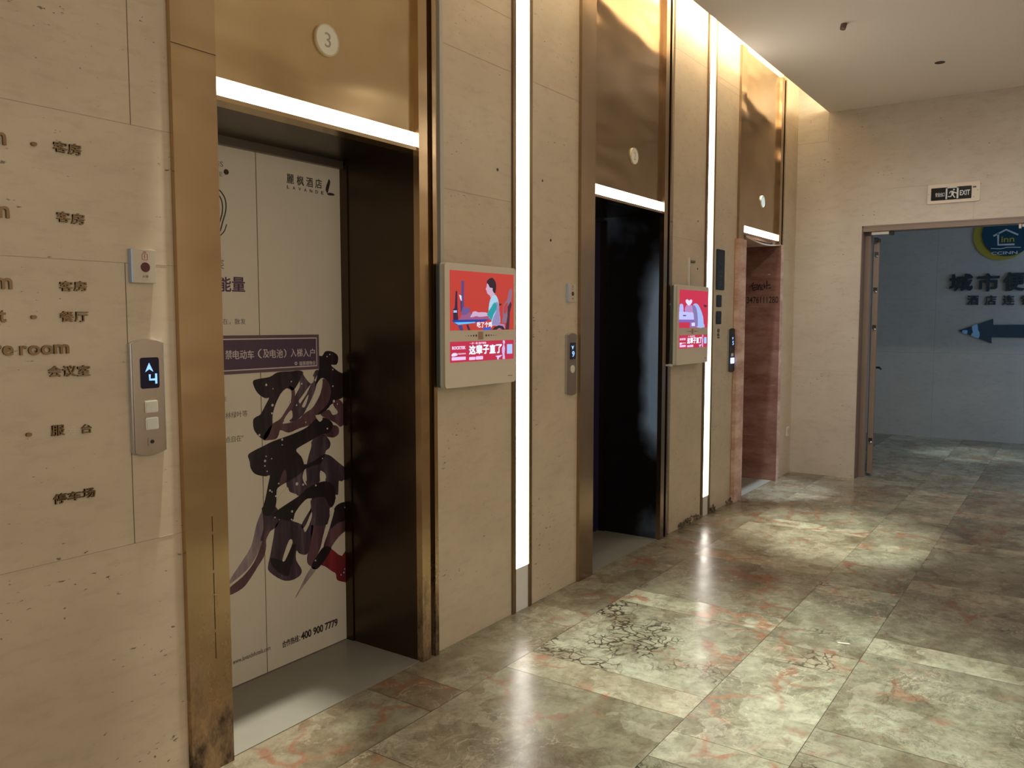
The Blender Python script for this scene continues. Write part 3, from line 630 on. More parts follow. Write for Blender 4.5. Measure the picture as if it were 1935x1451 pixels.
S2 += [(BR_V, B_, [(1050, 1050), (1380, 1020), (1380, 1120), (1310, 1220), (1290, 1451), (980, 1451), (1030, 1250)], 2)]
S2 += [(BR_P, C_, [(1290, 0), (1560, 0), (1530, 180), (1470, 420), (1440, 560), (1400, 660), (1330, 820), (1300, 850), (1245, 800), (1245, 680), (1290, 460), (1300, 200)], 1)]
S2 += [(BR_V, C_, [(1290, 20), (1320, 20), (1200, 280), (1160, 240)], 1)]
S2 += [(BR_V, C_, [(780, 250), (900, 120), (1000, 180), (1160, 240), (1210, 350), (1300, 200), (1330, 260), (1290, 480), (1240, 670), (1130, 665), (1085, 620), (1080, 760), (1160, 900), (1130, 990), (1010, 1055), (870, 1050), (690, 930), (670, 840), (700, 700), (750, 420)], 1)]
S2 += [(WRAP, C_, [(975, 470), (1025, 505), (915, 765), (880, 745)], 2)]
S2 += [(BR_D, C_, [(700, 730), (830, 750), (920, 770), (1030, 540), (1080, 560), (1000, 860), (960, 990), (860, 960), (740, 860)], 3)]
S2 += [(BR_R, C_, [(1500, 600), (1590, 590), (1750, 700), (1850, 540), (1850, 1070), (1790, 1080), (1680, 1050), (1660, 960), (1600, 920), (1500, 850), (1400, 800)], 0)]
S2 += [(BR_P, C_, [(1630, 100), (1780, 130), (1835, 230), (1830, 300), (1700, 420), (1600, 560), (1570, 620), (1480, 570), (1540, 380)], 2)]
S2 += [(BR_D, C_, [(1640, 0), (1700, -60), (1790, -90), (1845, -60), (1845, 100), (1790, 180), (1680, 220), (1580, 300), (1610, 120)], 3)]
S2 += [(BR_D, C_, [(1490, 560), (1590, 580), (1570, 640), (1480, 780), (1380, 890), (1300, 860), (1380, 700)], 4)]
S2 += [(BR_L, C_, [(1310, 865), (1370, 890), (1300, 990), (1190, 1130), (1065, 1315), (1180, 1080), (1240, 960)], 4)]
for mat, crop, pts, lvl in S2: stroke(p2, mat, crop, pts, lvl)
for crop, pts in ((A_, [(1105, 590), (1175, 470), (1200, 480), (1175, 640), (1060, 850), (1015, 920), (1030, 800)]), (A_, [(890, 855), (985, 690), (950, 830), (918, 885)]), (A_, [(610, 1078), (720, 925), (742, 1030), (690, 1080)]),
        (A_, [(1095, 1012), (1180, 1000), (1198, 1068), (1152, 1100)]), (A_, [(1298, 895), (1352, 830), (1375, 930), (1350, 972)]), (A_, [(910, 388), (940, 348), (1070, 420), (1025, 525)]),
        (A_, [(445, 1110), (450, 960), (520, 760), (640, 605), (715, 630), (715, 720), (600, 980), (520, 1060)]), (B_, [(800, 335), (860, 275), (1010, 205), (1022, 300), (930, 515), (880, 420)]), (B_, [(925, 650), (948, 640), (958, 790), (932, 770)]), (B_, [(1168, 640), (1248, 700), (1240, 775), (1170, 800)]),
        (C_, [(1205, 300), (1300, 60), (1296, 160), (1218, 340)]), (C_, [(1485, 430), (1600, 20), (1632, 40), (1560, 300), (1520, 400)]), (B_, [(500, 1200), (520, 1060), (660, 890), (700, 960), (820, 1020), (640, 1150)])):
    stroke(p2, WRAP, crop, pts, 4.6, 3)
S1 = [(BR_L, C_, [(600, 0), (640, 300), (560, 560), (440, 800), (300, 960), (95, 1120), (90, 1080), (260, 820), (420, 560), (500, 240), (570, 60)], 0),
      (BR_V, C_, [(590, -20), (780, -20), (830, 120), (800, 260), (700, 340), (650, 430), (560, 480), (600, 300), (590, 100)], 1),
      (BR_P, C_, [(640, 330), (690, 330), (640, 460), (640, 560), (610, 700), (520, 850), (400, 1040), (290, 1175), (95, 1275), (90, 1180), (300, 1000), (460, 800), (560, 560), (610, 400)], 2)]
for mat, crop, pts, lvl in S1: stroke(p1, mat, crop, pts, lvl)
# paint specks
q = MB()
for x, y, r in ((342, 541, 14), (437, 850, 16), (428, 975, 12), (238, 1305, 13), (882, 525, 12), (1372, 790, 18), (1540, 455, 16), (1357, 560, 10), (1356, 308, 9), (1310, 78, 8), (1268, 110, 9), (1273, 1207, 12), (707, 802, 13), (805, 850, 10), (725, 490, 9), (445, 600, 7), (945, 1110, 8), (1427, 835, 8)):
    c = DP.uv(460 + x / 8.062, 660 + y / 8.062); q.cyl(DP(c[0], c[1], .001), DP(c[0], c[1], .0028), r * .00036, n=10)
for x, y, r in ((340, 420, 9), (424, 455, 8), (322, 566, 10), (356, 648, 9), (324, 490, 15), (585, 245, 8), (532, 834, 10), (428, 960, 9), (736, 1258, 15), (476, 1350, 10), (728, 1382, 10), (1200, 452, 8), (1098, 862, 12), (1545, 1196, 12), (810, 840, 20), (905, 850, 14), (490, 1025, 12), (520, 955, 14), (400, 940, 13), (585, 165, 14)):
    c = DP.uv(460 + x / 8.062, 810 + y / 8.062); q.cyl(DP(c[0], c[1], .001), DP(c[0], c[1], .0028), r * .00036, n=10)
for x, y, r in ((1358, 765, 11), (1775, 940, 11), (1733, 975, 9), (1815, 855, 8), (1785, 888, 7)):
    c = DP.uv(420 + x / 7.74, 960 + y / 7.74); q.cyl(DP(c[0], c[1], .001), DP(c[0], c[1], .0028), r * .00036, n=10)
sp_ = q.build('paint_specks', PWHITE, p2); sp_['kind'] = 'stuff'; sp_['label'] = 'pale specks spattered over the brush strokes'
# violet notice stuck across both panels
nt_ = thing('warning_sticker', (2.0, YD, 1.35), 'long violet sticker with white lettering stuck across the white elevator door', 'sticker')
xr_, zt_ = DP.uv(601.5, 632); zb_ = DP.uv(601.5, 697)[1]; ztl = DP.uv(423, 634)[1]; zbl = DP.uv(423, 708)[1]; xl_ = DP.uv(423, 634)[0]
sl = (zt_ - ztl) / (xr_ - xl_); slb = (zb_ - zbl) / (xr_ - xl_); xa = 1.70
def qd(ins, d0, d1):
    a, b = xa, xr_ - ins
    return [(a, zb_ + slb * (a - xr_) + ins), (b, zb_ + slb * (b - xr_) + ins), (b, zt_ + sl * (b - xr_) - ins), (a, zt_ + sl * (a - xr_) - ins)]
MB().prism(DP, qd(0, 0, 0), .0020, .0032).build('sheet', STICK_B, nt_)
MB().prism(DP, qd(.013, 0, 0), .0032, .0036).build('border_line', PWHITE, nt_)
MB().prism(DP, qd(.0175, 0, 0), .0036, .0040).build('field', STICK, nt_)
def warn(q):
    segs = [('禁电动车', 424.5, 480, 661.5, 678.5), ('（', 486, 494.5, 659, 677), ('及电池', 495.5, 534.5, 660, 676), ('）', 535, 541, 659, 675.5), ('入梯入户', 548, 595, 658.5, 674)]
    for s_, a, b, y0, y1 in segs:
        n = len(s_)
        for i, ch in enumerate(s_):
            xa_ = a + (b - a) * i / n; xb_ = a + (b - a) * (i + 1) / n - 1.2; textpx(q, DP, ch, xa_, y0, xb_, y1, .0040, .0046, .012)
on(nt_, 'warning_lettering', PWHITE, warn)
on(nt_, 'company_lettering', PWHITE, lambda q: (textpx(q, DP, '福惠德物业', 564, 682, 595, 690, .0040, .0046, .012), ring(q, DP, *DP.uv(558, 686.5), .0035, .0075, .0040, .0046)))

# doors 2 and 3
d2, q1, q2 = door(4.20, 4.66, 5.165, 2.196, WRAP2, 'dark purple elevator door in the middle elevator')
t = thing('door_frame', (4.68, .42, 0), 'dark metal frame around the purple elevator door', 'door frame', 'frames around the elevator doors')
MB().box((5.128, .405, 0), (5.1468, .4495, 2.196)).build('side_rail', DARKM, t)
MB().box((4.20, .425, 2.183), (5.128, .4495, 2.216)).build('head_rail', DARKM, t)

# plywood box of the third elevator
pb = thing('plywood_lining', ((XO3 + XR3) / 2, .2, 0), 'red-brown plywood boxing lining the farthest elevator opening', 'plywood lining')
MB().box((6.565, -.035, .0), (6.745, -.002, 2.165)).build('front_board', PLY, pb)['label'] = 'left front board'
MB().box((6.725, -.002, .0), (6.745, .45, 2.165)).build('side_board', PLY_SHADE, pb)['label'] = 'left side board'
MB().box((7.690, -.030, .0), (7.712, .45, 2.20)).build('side_board', PLY_SHADE, pb)['label'] = 'right side board with handwriting'
MB().box((7.712, -.030, .0), (7.790, -.002, 2.20)).build('front_board', PLY, pb)['label'] = 'narrow right front board'
MB().box((6.745, .43, .0), (7.690, .45, 2.18)).build('back_board', PLY_SHADE, pb)
q = MB(); n = 12
for i in range(n):
    a = i / n; b = (i + 1) / n; za = 2.205 - .03 * math.sin(a * math.pi) ; zb = 2.205 - .03 * math.sin(b * math.pi); xa_ = 6.745 + .965 * a; xb_ = 6.745 + .965 * b
    q.add([(xa_, -.028, za), (xb_, -.028, zb), (xb_, -.028, zb - .012), (xa_, -.028, za - .012), (xa_, .45, za), (xb_, .45, zb), (xb_, .45, zb - .012), (xa_, .45, za - .012)],
          [(0, 3, 2, 1)], 1); q.add([(xa_, -.028, za), (xb_, -.028, zb), (xb_, -.028, zb - .012), (xa_, -.028, za - .012), (xa_, .45, za), (xb_, .45, zb), (xb_, .45, zb - .012), (xa_, .45, za - .012)], [(0, 1, 5, 4), (3, 7, 6, 2)], 0)
q.build('top_board', [PLY, PLYE], pb)['label'] = 'sagging top board with a pale edge'
HP = Pl('X', 7.690)
hw = MB()
hs = []
def hu(x, y): return HP.uv(1395 + x / 8.062, 440 + y / 8.062)
for pl_ in ([(165, 830), (205, 800), (240, 745), (225, 800), (300, 790)], [(215, 800), (230, 880), (300, 850)], [(230, 840), (290, 820)], [(300, 790), (310, 870)], [(310, 830), (330, 780), (345, 870)],
            [(350, 790), (370, 800), (355, 830), (375, 860), (345, 870)], [(390, 770), (400, 850), (410, 800)], [(440, 730), (430, 850), (500, 835)], [(430, 800), (490, 790)]):
    ribbon(hw, HP, [hu(*p) for p in pl_], .010, .0003, .001)
MARK = simple('marker_ink', (.02, .012, .01), .5); hw.build('handwriting', MARK, pb)['label'] = 'black scribbled characters above the number'; hw = MB()
text(hw, HP, '13476111280', hu(95, 1050)[0], hu(95, 1075)[1], hu(612, 960)[0], hu(95, 975)[1], .0003, .001, .012)
hw.build('handwriting', MARK, pb)['label'] = 'black handwritten phone number'
MB().pbox(HP, *hu(452, 640), *hu(490, 628), .0005, .004).build('staple', PLYE, pb)

# ------------------------------------------------------------------ number discs
def disc(px, py, r, d, n, label, mat=DISC, ry=1.0):
    P = Pl('Y', .006); c = P.uv(px, py)
    t = thing('number_disc', P(c[0], c[1] - r, 0), label, 'number sign', 'round number discs on the headers')
    MB().cyl(P(c[0], c[1], .0), P(c[0], c[1], .009), r, n=48).build('disc', mat, t)
    q = MB(); ring(q, P, c[0], c[1], r * .95, r * 1.03, .0, .010, n=48); q.build('rim', DISCR, t)
    if n: q = MB(); text(q, P, n, c[0] - r * .24, c[1] - r * .48, c[0] + r * .27, c[1] + r * .48, .009, .0100, -.012 if n != '3' else 0.0); q.build('digit', DIGIT, t)
disc(616, 76.5, .0555, 0, '3', 'round ivory disc with the number 3 on the brass header')
disc(1197, 295, .0490, 0, '2', 'round ivory disc with the number 2 on the bronze header')
disc(1440, 381, .0500, 0, None, 'small pale blank disc on the farthest header', DISC3)

# ------------------------------------------------------------------ call panels
def call_panel(px0, px1, py0, py1, label, kind):
    a = W(px0, (py0 + py1) / 2); b = W(px1, (py0 + py1) / 2); cx = (px0 + px1) / 2; z1 = W(cx, py0).z; z0 = W(cx, py1).z
    x0, x1 = a.x, b.x; wd = x1 - x0; c = (x0 + x1) / 2; h = z1 - z0
    t = thing('elevator_call_panel', (c, 0, z0), label, 'call panel', 'elevator call panels')
    arc = [(x0 + wd * i / 10, z1 - .012 * (2 * i / 10 - 1) ** 2) for i in range(10, -1, -1)] + [(x0 + wd * i / 10, z0 + .012 * (2 * i / 10 - 1) ** 2) for i in range(11)]
    MB().prism(WALL, arc, 0, .014).build('housing', EDGE, t)
    arc2 = [(c + (u - c) * .90, v) for u, v in arc]
    MB().prism(WALL, arc2, .014, .017).build('faceplate', PLATE if kind != 3 else BLACKP, t, bevel=.001)
    def box(name, u0, v0, u1, v1, d0, d1, mat, par=t, lab=None):
        o = MB().prism(WALL, rrect(x0 + wd * u0, z0 + h * v0, x0 + wd * u1, z0 + h * v1, min(wd * (u1 - u0), h * (v1 - v0)) * .12), d0, d1).build(name, mat, par)
        if lab: o['label'] = lab
        return o
    D = box('display', .26, .58, .82, .845, .017, .0185, DISP, lab='dark display with glowing blue figures')
    q = MB()
    if kind == 1:
        q.prism(WALL, [(x0 + wd * .52, z0 + h * .80), (x0 + wd * .40, z0 + h * .722), (x0 + wd * .52, z0 + h * .745), (x0 + wd * .64, z0 + h * .722)], .0185, .0192)
        u = lambda a_: x0 + wd * a_; v = lambda a_: z0 + h * a_
        for p in ([(u(.53), v(.700)), (u(.53), v(.655)), (u(.72), v(.655))], [(u(.72), v(.705)), (u(.72), v(.618))]): ribbon(q, WALL, p, .0065, .0185, .0192)
    else:
        q.prism(WALL, [(x0 + wd * .50, z0 + h * .735), (x0 + wd * .38, z0 + h * .80), (x0 + wd * .50, z0 + h * .782), (x0 + wd * .62, z0 + h * .80)], .0185, .0192)
        text(q, WALL, '9' if kind == 2 else '5', x0 + wd * .44, z0 + h * .62, x0 + wd * .68, z0 + h * .71, .0185, .0192, .01)
    q.build('display_figures', GLOW, D)
    if kind == 1:
        for v0, v1 in ((.372, .475), (.225, .33)):
            bb = box('button', .36, v0, .74, v1, .017, .020, BTNR); box('button_lens', .39, v0 + .008, .71, v1 - .008, .020, .0215, BTN, bb)
        k = box('key_switch', .42, .085, .68, .155, .017, .019, PLATE)
        MB().cyl(WALL(c + .004, z0 + h * .12, .019), WALL(c + .004, z0 + h * .12, .021), .006, n=14).build('keyhole', BLACK, k)
    elif kind == 2:
        MB().cyl(WALL(c, z0 + h * .425, .017), WALL(c, z0 + h * .425, .021), wd * .20, n=24).build('button', BTNR, t)
    else:
        box('button', .30, .36, .62, .43, .017, .020, BTNR); box('button', .24, .20, .76, .33, .017, .021, GLOWB, lab='lit blue-white button')
call_panel(243.5, 307, 641, 860, 'steel elevator call panel showing an up arrow and 4, left of the brass surround', 1)
call_panel(1067, 1086, 629, 747, 'steel elevator call panel showing a down arrow and 9, left of the bronze surround', 2)
call_panel(1374, 1386, 620, 703, 'dark elevator call panel with a lit blue button beside the plywood', 3)

# fire switches
def fire(px0, px1, py0, py1, label, near):
    a = W(px0, (py0 + py1) / 2); b = W(px1, (py0 + py1) / 2); cx = (px0 + px1) / 2; z1 = W(cx, py0).z; z0 = W(cx, py1).z; c = (a.x + b.x) / 2 + .004
    t = thing('fire_switch', (c, 0, z0), label, 'switch', 'fire switches beside the elevators')
    MB().pbox(WALL, a.x, z0, b.x, z1, 0, .016).build('box', PLAS, t, bevel=.0015)
    MB().pbox(WALL, a.x - .001, z0 + .001, a.x + .003, z1 - .001, .001, .0165).build('side_edge', PLASB, t)
    r = .0145 if near else .012; cz = z0 + (z1 - z0) * .47
    MB().cyl(WALL(c, cz, .016), WALL(c, cz, .018), r, n=28).build('glass_window', REDB, t)
    q = MB(); rr = rrect(c - .009, cz + .022, c + .008, cz + .040, .003); ribbon(q, WALL, rr + [rr[0]], .0016, .016, .0165); q.pbox(WALL, c - .002, cz + .026, c, cz + .037, .016, .0165)
    text(q, WALL, '消防', c - .006, cz + .043, c + .005, cz + .0475, .016, .0165); q.build('red_marking', REDP, t)
    q = MB(); text(q, WALL, '火警', c - .010, cz - .031, c + .010, cz - .024, .016, .0165); q.build('red_marking', REDP, t)
fire(243, 289, 471.5, 535, 'ivory fire switch with a dark red window above the nearest call panel', True)
fire(1070, 1083.5, 537, 571, 'small ivory fire switch above the call panel showing 9', False)

# ------------------------------------------------------------------ raised letters on the left
LP = Pl('Y', 0.0)
names = {'客': 'first character', '房': 'second character'}
def letter(ch, x0, y0, x1, y1, label, mat=BRONZELET, dep=.007, group='raised bronze letters and characters on the stone wall', P=LP, name='raised_letter', bold=.02, cat='letter'):
    q = MB(); textpx(q, P, ch, x0, y0, x1, y1, .0002, dep, bold)
    return tag(q.build(name, mat, root=None), label, cat, group)
def dash(x0, x1, y, label):
    a = W(x0, y); b = W(x1, y); q = MB(); q.prism(LP, rrect(a.x, a.z - .005, b.x, a.z + .005, .0045), .0002, .007)
    tag(q.build('raised_dash', BRONZELET), label, 'dash', 'raised dashes between the words on the stone wall')
R_ = ['topmost row', 'second row from the top', 'third row from the top']
for i, (xr, y0, y1) in enumerate(((9.6, 249, 272), (16, 389, 411), (21.5, 525, 546))):
    letter('m', xr - 34, y0, xr, y1, 'raised bronze letter m cut by the picture edge, %s of lettering' % R_[i])
for i, b in enumerate((((99, 268, 126, 288), (127, 272, 152, 293)), ((105.5, 400, 131, 420), (133, 403.5, 158.5, 424)), ((111, 531, 136.4, 550), (138, 531, 162.6, 550)))):
    letter('客', *b[0], 'raised bronze character, left one of the pair in the %s' % R_[i]); letter('房', *b[1], 'raised bronze character, right one of the pair in the %s' % R_[i])
dash(57, 68, 271.5, 'small bronze dash in the topmost row of lettering')
letter('t', -3, 586, 9.6, 609, 'raised bronze letter t at the picture edge')
dash(57, 67.5, 599, 'small bronze dash in the row just above the word room')
letter('餐', 112, 588, 138, 608, 'raised bronze character, left one of the pair just above the word room'); letter('厅', 140, 589, 165, 608, 'raised bronze character, right one of the pair just above the word room')
letter('r', -9, 652, 1.5, 672, 'raised bronze letter r cut by the picture edge before the letter e')
letter('e', 3.5, 653, 24, 672, 'raised bronze letter e before the word room')
letter('r', 36, 653, 50, 671, 'raised bronze letter r starting the word room')
letter('o', 52, 652.5, 74.5, 671, 'raised bronze first letter o of the word room'); letter('o', 76.5, 652, 98, 670, 'raised bronze second letter o of the word room')
letter('m', 100.5, 650.5, 129, 668, 'raised bronze letter m ending the word room')
for ch, b, l in (('会', (90, 691, 114.5, 712), 'left'), ('议', (117, 690.5, 143, 711), 'middle'), ('室', (145, 690, 168.5, 710), 'right')):
    letter(ch, *b, 'raised bronze character, %s one of the three just below the word room' % l)
dash(48, 58.4, 821.5, 'small bronze dash left of the row with the missing character')
letter('服', 95.5, 803, 120.5, 823, 'raised bronze character at the left of the row with a missing character')
letter('务', 121.5, 805, 144, 821, 'pale glue trace of a missing character in the middle of its row', PALELET, .0012, None, bold=-.01)
letter('台', 152.5, 801, 172, 818, 'raised bronze character at the right of the row with a missing character', bold=0)
for ch, b, l in (('停', (99.5, 932, 125, 951), 'left'), ('车', (127, 928, 152.5, 945), 'middle'), ('场', (154.5, 922, 178.5, 940), 'right')):
    letter(ch, *b, 'raised bronze character, %s one of the three in the lowest row' % l)

# ------------------------------------------------------------------ advertising displays
def tv(x0, x1, z0, z1, label, kind):
    yf = .075; P = Pl('Y', -yf); PS = Pl('Y', 0.0)
    t = thing('advertising_display', ((x0 + x1) / 2, 0, z0), label, 'display', 'wall-mounted advertising displays')
    MB().prism(PS, rrect(x0 - .004, z0 + .004, x1 - .03, z1 - .004, .012), .03, .046).build('back_case', TVD, t)
    MB().prism(PS, rrect(x0 + .002, z0, x1, z1, .014), .0465, .064).build('middle_case', TVE, t)
    MB().prism(PS, rrect(x0 + .001, z0, x1, z1, .016), .0645, .075).build('front_panel', TVF, t, bevel=.001)
    MB().box((x0 + .12, 0, z0 + .12), (x1 - .12, -.03, z1 - .12)).build('wall_bracket', BLACK, t)
    W_ = x1 - x0; H_ = z1 - z0
    s0, s1 = x0 + .064 * W_, x1 - .034 * W_; a0, a1 = z0 + .462 * H_, z1 - .058 * H_; b0, b1 = z0 + .205 * H_, z0 + .372 * H_
    red = flat('red', (.52, .045, .034) if kind == 1 else (.58, .025, .07)); mag = flat('crimson', (.52, .025, .07)); wh = flat('white', (.80, .90, 1.0), 1.15)
    A = MB().pbox(P, s0, a0, s1, a1, 0, .0012).build('upper_screen', red, t); A['label'] = 'glowing red upper screen'
    Bs = MB().pbox(P, s0, b0, s1, b1, 0, .0012).build('lower_screen', mag, t); Bs['label'] = 'glowing crimson banner screen'
    U = lambda u: s0 + (s1 - s0) * u; V = lambda v: a1 - (a1 - a0) * v; VB = lambda v: b1 - (b1 - b0) * v
    def shp(par, name, col, pts, d=.0016, k=0, bm=False, s=1.0):
        q = MB(); p = [(U(u), (VB if bm else V)(v)) for u, v in pts]
        if k: p = smoothloop(p, k)
        q.prism(P, p, .0012, d); return q.build(name, flat(name + '_%02d' % random.randrange(99), col, s), par)
    if kind == 1:
        # picture coordinates: crop x 10..1365, y 80..1400 of the enlarged screen; top edge falls 80 -> 200
        def c(pts): return [((x - 15) / 1345, (y - (80 + 120 * (x - 15) / 1345)) / (1400 - (80 + 120 * (x - 15) / 1345))) for x, y in pts]
        shp(A, 'pictured_monitor', (.10, .06, .20), c([(235, 315), (290, 315), (285, 560), (285, 880), (245, 940), (235, 700)]))
        shp(A, 'pictured_monitor_glow', (.75, .80, 1.0), c([(190, 620), (235, 640), (242, 760), (215, 720)]), .002)
        shp(A, 'pictured_stand', (.035, .015, .05), c([(125, 540), (155, 540), (158, 920), (170, 1170), (75, 1170), (75, 940), (105, 900)]))
        shp(A, 'pictured_stand_label', (.35, .55, .95), c([(80, 960), (145, 960), (145, 1010), (80, 1010)]), .002)
        shp(A, 'pictured_monitor_foot', (.06, .04, .16), c([(215, 760), (245, 760), (245, 990), (220, 990)]))
        shp(A, 'pictured_keyboard', (.16, .09, .28), c([(250, 920), (320, 895), (390, 910), (400, 1000), (300, 1060), (230, 1040)]), k=2)
        shp(A, 'pictured_desk', (.02, .045, .35), c([(60, 1170), (820, 1165), (700, 1210), (500, 1225), (150, 1280), (60, 1200)]))
        shp(A, 'pictured_desk_top', (.32, .10, .22), c([(250, 1060), (400, 1010), (560, 1110), (820, 1110), (850, 1180), (170, 1180)]), .0015)
        shp(A, 'pictured_desk_glow', (.12, .55, 1.0), c([(90, 1222), (510, 1215), (510, 1240), (170, 1275)]), .002)
        shp(A, 'pictured_desk_leg', (.05, .05, .22), c([(170, 1290), (245, 1285), (270, 1398), (200, 1398)])); shp(A, 'pictured_desk_leg', (.05, .02, .06), c([(330, 1280), (370, 1275), (415, 1396), (365, 1396)]))
        shp(A, 'pictured_gaming_chair', (.26, .14, .22), c([(1245, 560), (1290, 500), (1325, 540), (1310, 700), (1280, 880), (1230, 1080), (1200, 1240), (1090, 1240), (1110, 1140), (1110, 940), (1160, 800), (1215, 730)]), k=2)
        shp(A, 'pictured_chair_red', (.45, .05, .06), c([(1140, 870), (1220, 800), (1210, 960), (1170, 1050), (1125, 1020)]), .002, 2)
        shp(A, 'pictured_chair_shade', (.06, .02, .04), c([(1290, 780), (1310, 860), (1270, 1010), (1250, 1395), (1170, 1395), (1215, 1100), (1220, 900)]), .002)
        shp(A, 'pictured_chair_rest', (.03, .015, .02), c([(880, 1395), (930, 1330), (1020, 1300), (1110, 1320), (1160, 1395), (1100, 1395), (1030, 1360), (960, 1395)]), .002)
        shp(A, 'pictured_seat', (.42, .22, .42), c([(1030, 1260), (1150, 1280), (1160, 1390), (920, 1390), (960, 1300)]), .0017)
        shp(A, 'pictured_knob', (.02, .02, .03), c([(1030, 825), (1080, 825), (1080, 850), (1060, 870), (1030, 860)]))
        shp(A, 'pictured_trousers', (.05, .10, .55), c([(660, 1398), (690, 1340), (830, 1335), (860, 1398)]), .002)
        shp(A, 'pictured_arm', (.62, .42, .62), c([(415, 1090), (450, 1040), (460, 1000), (520, 985), (580, 1010), (730, 1010), (830, 1080), (760, 1095), (600, 1110), (540, 1090), (470, 1110), (420, 1115)]), .002, 2)
        shp(A, 'pictured_shirt', (.40, .62, .80), c([(930, 625), (980, 680), (1015, 800), (1030, 1000), (1050, 1240), (940, 1300), (850, 1290), (860, 1180), (800, 1120), (800, 900), (830, 740), (870, 670)]), .0018, 2)
        shp(A, 'pictured_shirt_shade', (.30, .26, .50), c([(950, 800), (1010, 820), (1045, 1240), (940, 1290), (860, 1280), (900, 1120), (965, 960)]), .0020, 2)
        shp(A, 'pictured_sleeve', (.02, .32, .36), c([(920, 795), (970, 850), (960, 960), (900, 1060), (860, 1180), (800, 1110), (760, 1060), (800, 980), (850, 900)]), .0022, 2)
        shp(A, 'pictured_face', (.62, .40, .55), c([(780, 370), (840, 420), (930, 520), (930, 610), (840, 690), (830, 650), (770, 600), (755, 540), (735, 495), (755, 460), (760, 400)]), .0022, 2)
        shp(A, 'pictured_hair', (.022, .010, .02), c([(760, 370), (775, 310), (820, 270), (880, 260), (930, 320), (960, 420), (945, 560), (920, 600), (880, 530), (880, 480), (820, 470), (790, 400)]), .0025, 2)
        q = MB(); text(q, P, '吃了个鸡', U(.395), V(.955), U(.63), V(.855), .0026, .0030, .03); q.build('caption_lettering', wh, A)
    else:
        c = lambda pts: [((x - 148) / 285, (y - 480) / 410) for x, y in pts]
        shp(A, 'pictured_table', (.55, .55, 1.0), c([(145, 715), (270, 715), (292, 745), (295, 800), (145, 800)]), .0018)
        shp(A, 'pictured_table_edge', (.22, .13, .45), c([(145, 800), (295, 800), (300, 828), (145, 828)]), .0018)
        shp(A, 'pictured_chair', (.50, .48, 1.0), c([(150, 640), (180, 640), (184, 720), (160, 740), (148, 730)]), .0017, 2)
        shp(A, 'pictured_legs', (.26, .16, .45), c([(250, 828), (320, 828), (330, 885), (250, 885)]), .0017)
        shp(A, 'pictured_heart', (.80, .78, 1.0), c([(238, 650), (207, 612), (208, 588), (224, 582), (238, 596), (252, 582), (268, 588), (266, 612)]), .0024, 2)
        shp(A, 'pictured_arm', (.50, .25, .55), c([(196, 700), (215, 640), (240, 650), (262, 640), (280, 680), (275, 715), (230, 720)]), .0020, 2)
        shp(A, 'pictured_person', (.38, .50, .90), c([(280, 635), (320, 625), (355, 680), (385, 770), (390, 840), (402, 885), (320, 885), (300, 800), (280, 720)]), .0020, 2)
        shp(A, 'pictured_person_shade', (.24, .18, .42), c([(270, 650), (300, 650), (322, 720), (330, 870), (300, 860), (285, 740)]), .0022, 2)
        shp(A, 'pictured_knob', (.10, .01, .03), c([(388, 630), (422, 636), (420, 660), (394, 655)]), .0018)
        shp(A, 'pictured_mug', (.03, .02, .05), c([(182, 750), (212, 752), (210, 762), (182, 762)]), .0022)
        shp(A, 'pictured_card', (.75, .75, 1.0), c([(266, 835), (300, 832), (300, 870), (268, 870)]), .0022)
    # lower banner
    q = MB()
    for i, ch in enumerate('这辈子直了'):
        text(q, P, ch, U(.275 + i * .106), VB(.66), U(.275 + i * .106 + .10), VB(.20), .0012, .0018, .06)
    q.build('banner_lettering', wh, Bs)
    q = MB(); text(q, P, '一步一稳 保护脊椎', U(.285), VB(.16), U(.54), VB(.05), .0012, .0018, .03); text(q, P, 'ROCKTEK', U(.025), VB(.38), U(.225), VB(.22), .0012, .0018, .05)
    text(q, P, '全国|免费体验', U(.10), VB(.64), U(.225), VB(.56), .0012, .0018, .02); q.build('small_banner_lettering', flat('pink_white', (.85, .62, .85)), Bs)
    for u0, v0, u1, v1 in ((.02, .74, .225, .90), (.275, .78, .37, .93), (.378, .76, .49, .93)):
        MB().prism(P, rrect(U(u0), VB(v1), U(u1), VB(v0), .004), .0012, .0017).build('banner_pill', flat('pill', (.85, .60, .90)), Bs)
    shp(Bs, 'banner_blob', (.85, .75, 1), [(.02, .70), (.02, .60), (.05, .54), (.09, .56), (.10, .66), (.06, .70)], .0017, 2, True)
    shp(Bs, 'banner_card', (.42, .60, 1.0), [(.885, .22), (.975, .22), (.975, .72), (.885, .72)], .0017, 0, True)
    shp(Bs, 'banner_figure', (.65, .48, .85), [(.815, .01), (.845, .02), (.85, .14), (.835, .22), (.85, .40), (.84, .72), (.85, .98), (.81, .98), (.815, .80), (.80, .62), (.80, .42), (.825, .22), (.812, .10)], .0019, 1, True)
    shp(Bs, 'banner_funnel', (.70, .62, .95), [(.69, .80), (.81, .76), (.77, .86), (.745, .90), (.745, .98), (.72, .98), (.72, .88)], .0018, 0, True)
    # sound holes and sensor between the screens
    zc = (a0 + b1) / 2; xc = (x0 + x1) / 2 - .012
    for sgn in (-1, 1):
        for i in range(5):
            rr = .0052 * (1 - i * .17); ce = xc + sgn * (.034 + i * .0195) + (.008 if sgn > 0 else 0)
            MB().cyl(P(ce, zc, 0), P(ce, zc, .0008), rr, n=12).build('sound_hole', BLACK, t)
    MB().pbox(P, xc - .020, zc - .018, xc + .018, zc + .018, 0, .0006).build('sensor_window', simple('sensor_copper', (.40, .24, .16), .3), t)
    q = MB(); text(q, P, 'xinchao', x1 - .066, z0 + .030, x1 - .028, z0 + .037, 0, .0005); q.build('maker_lettering', GREYINK, t)
    return t
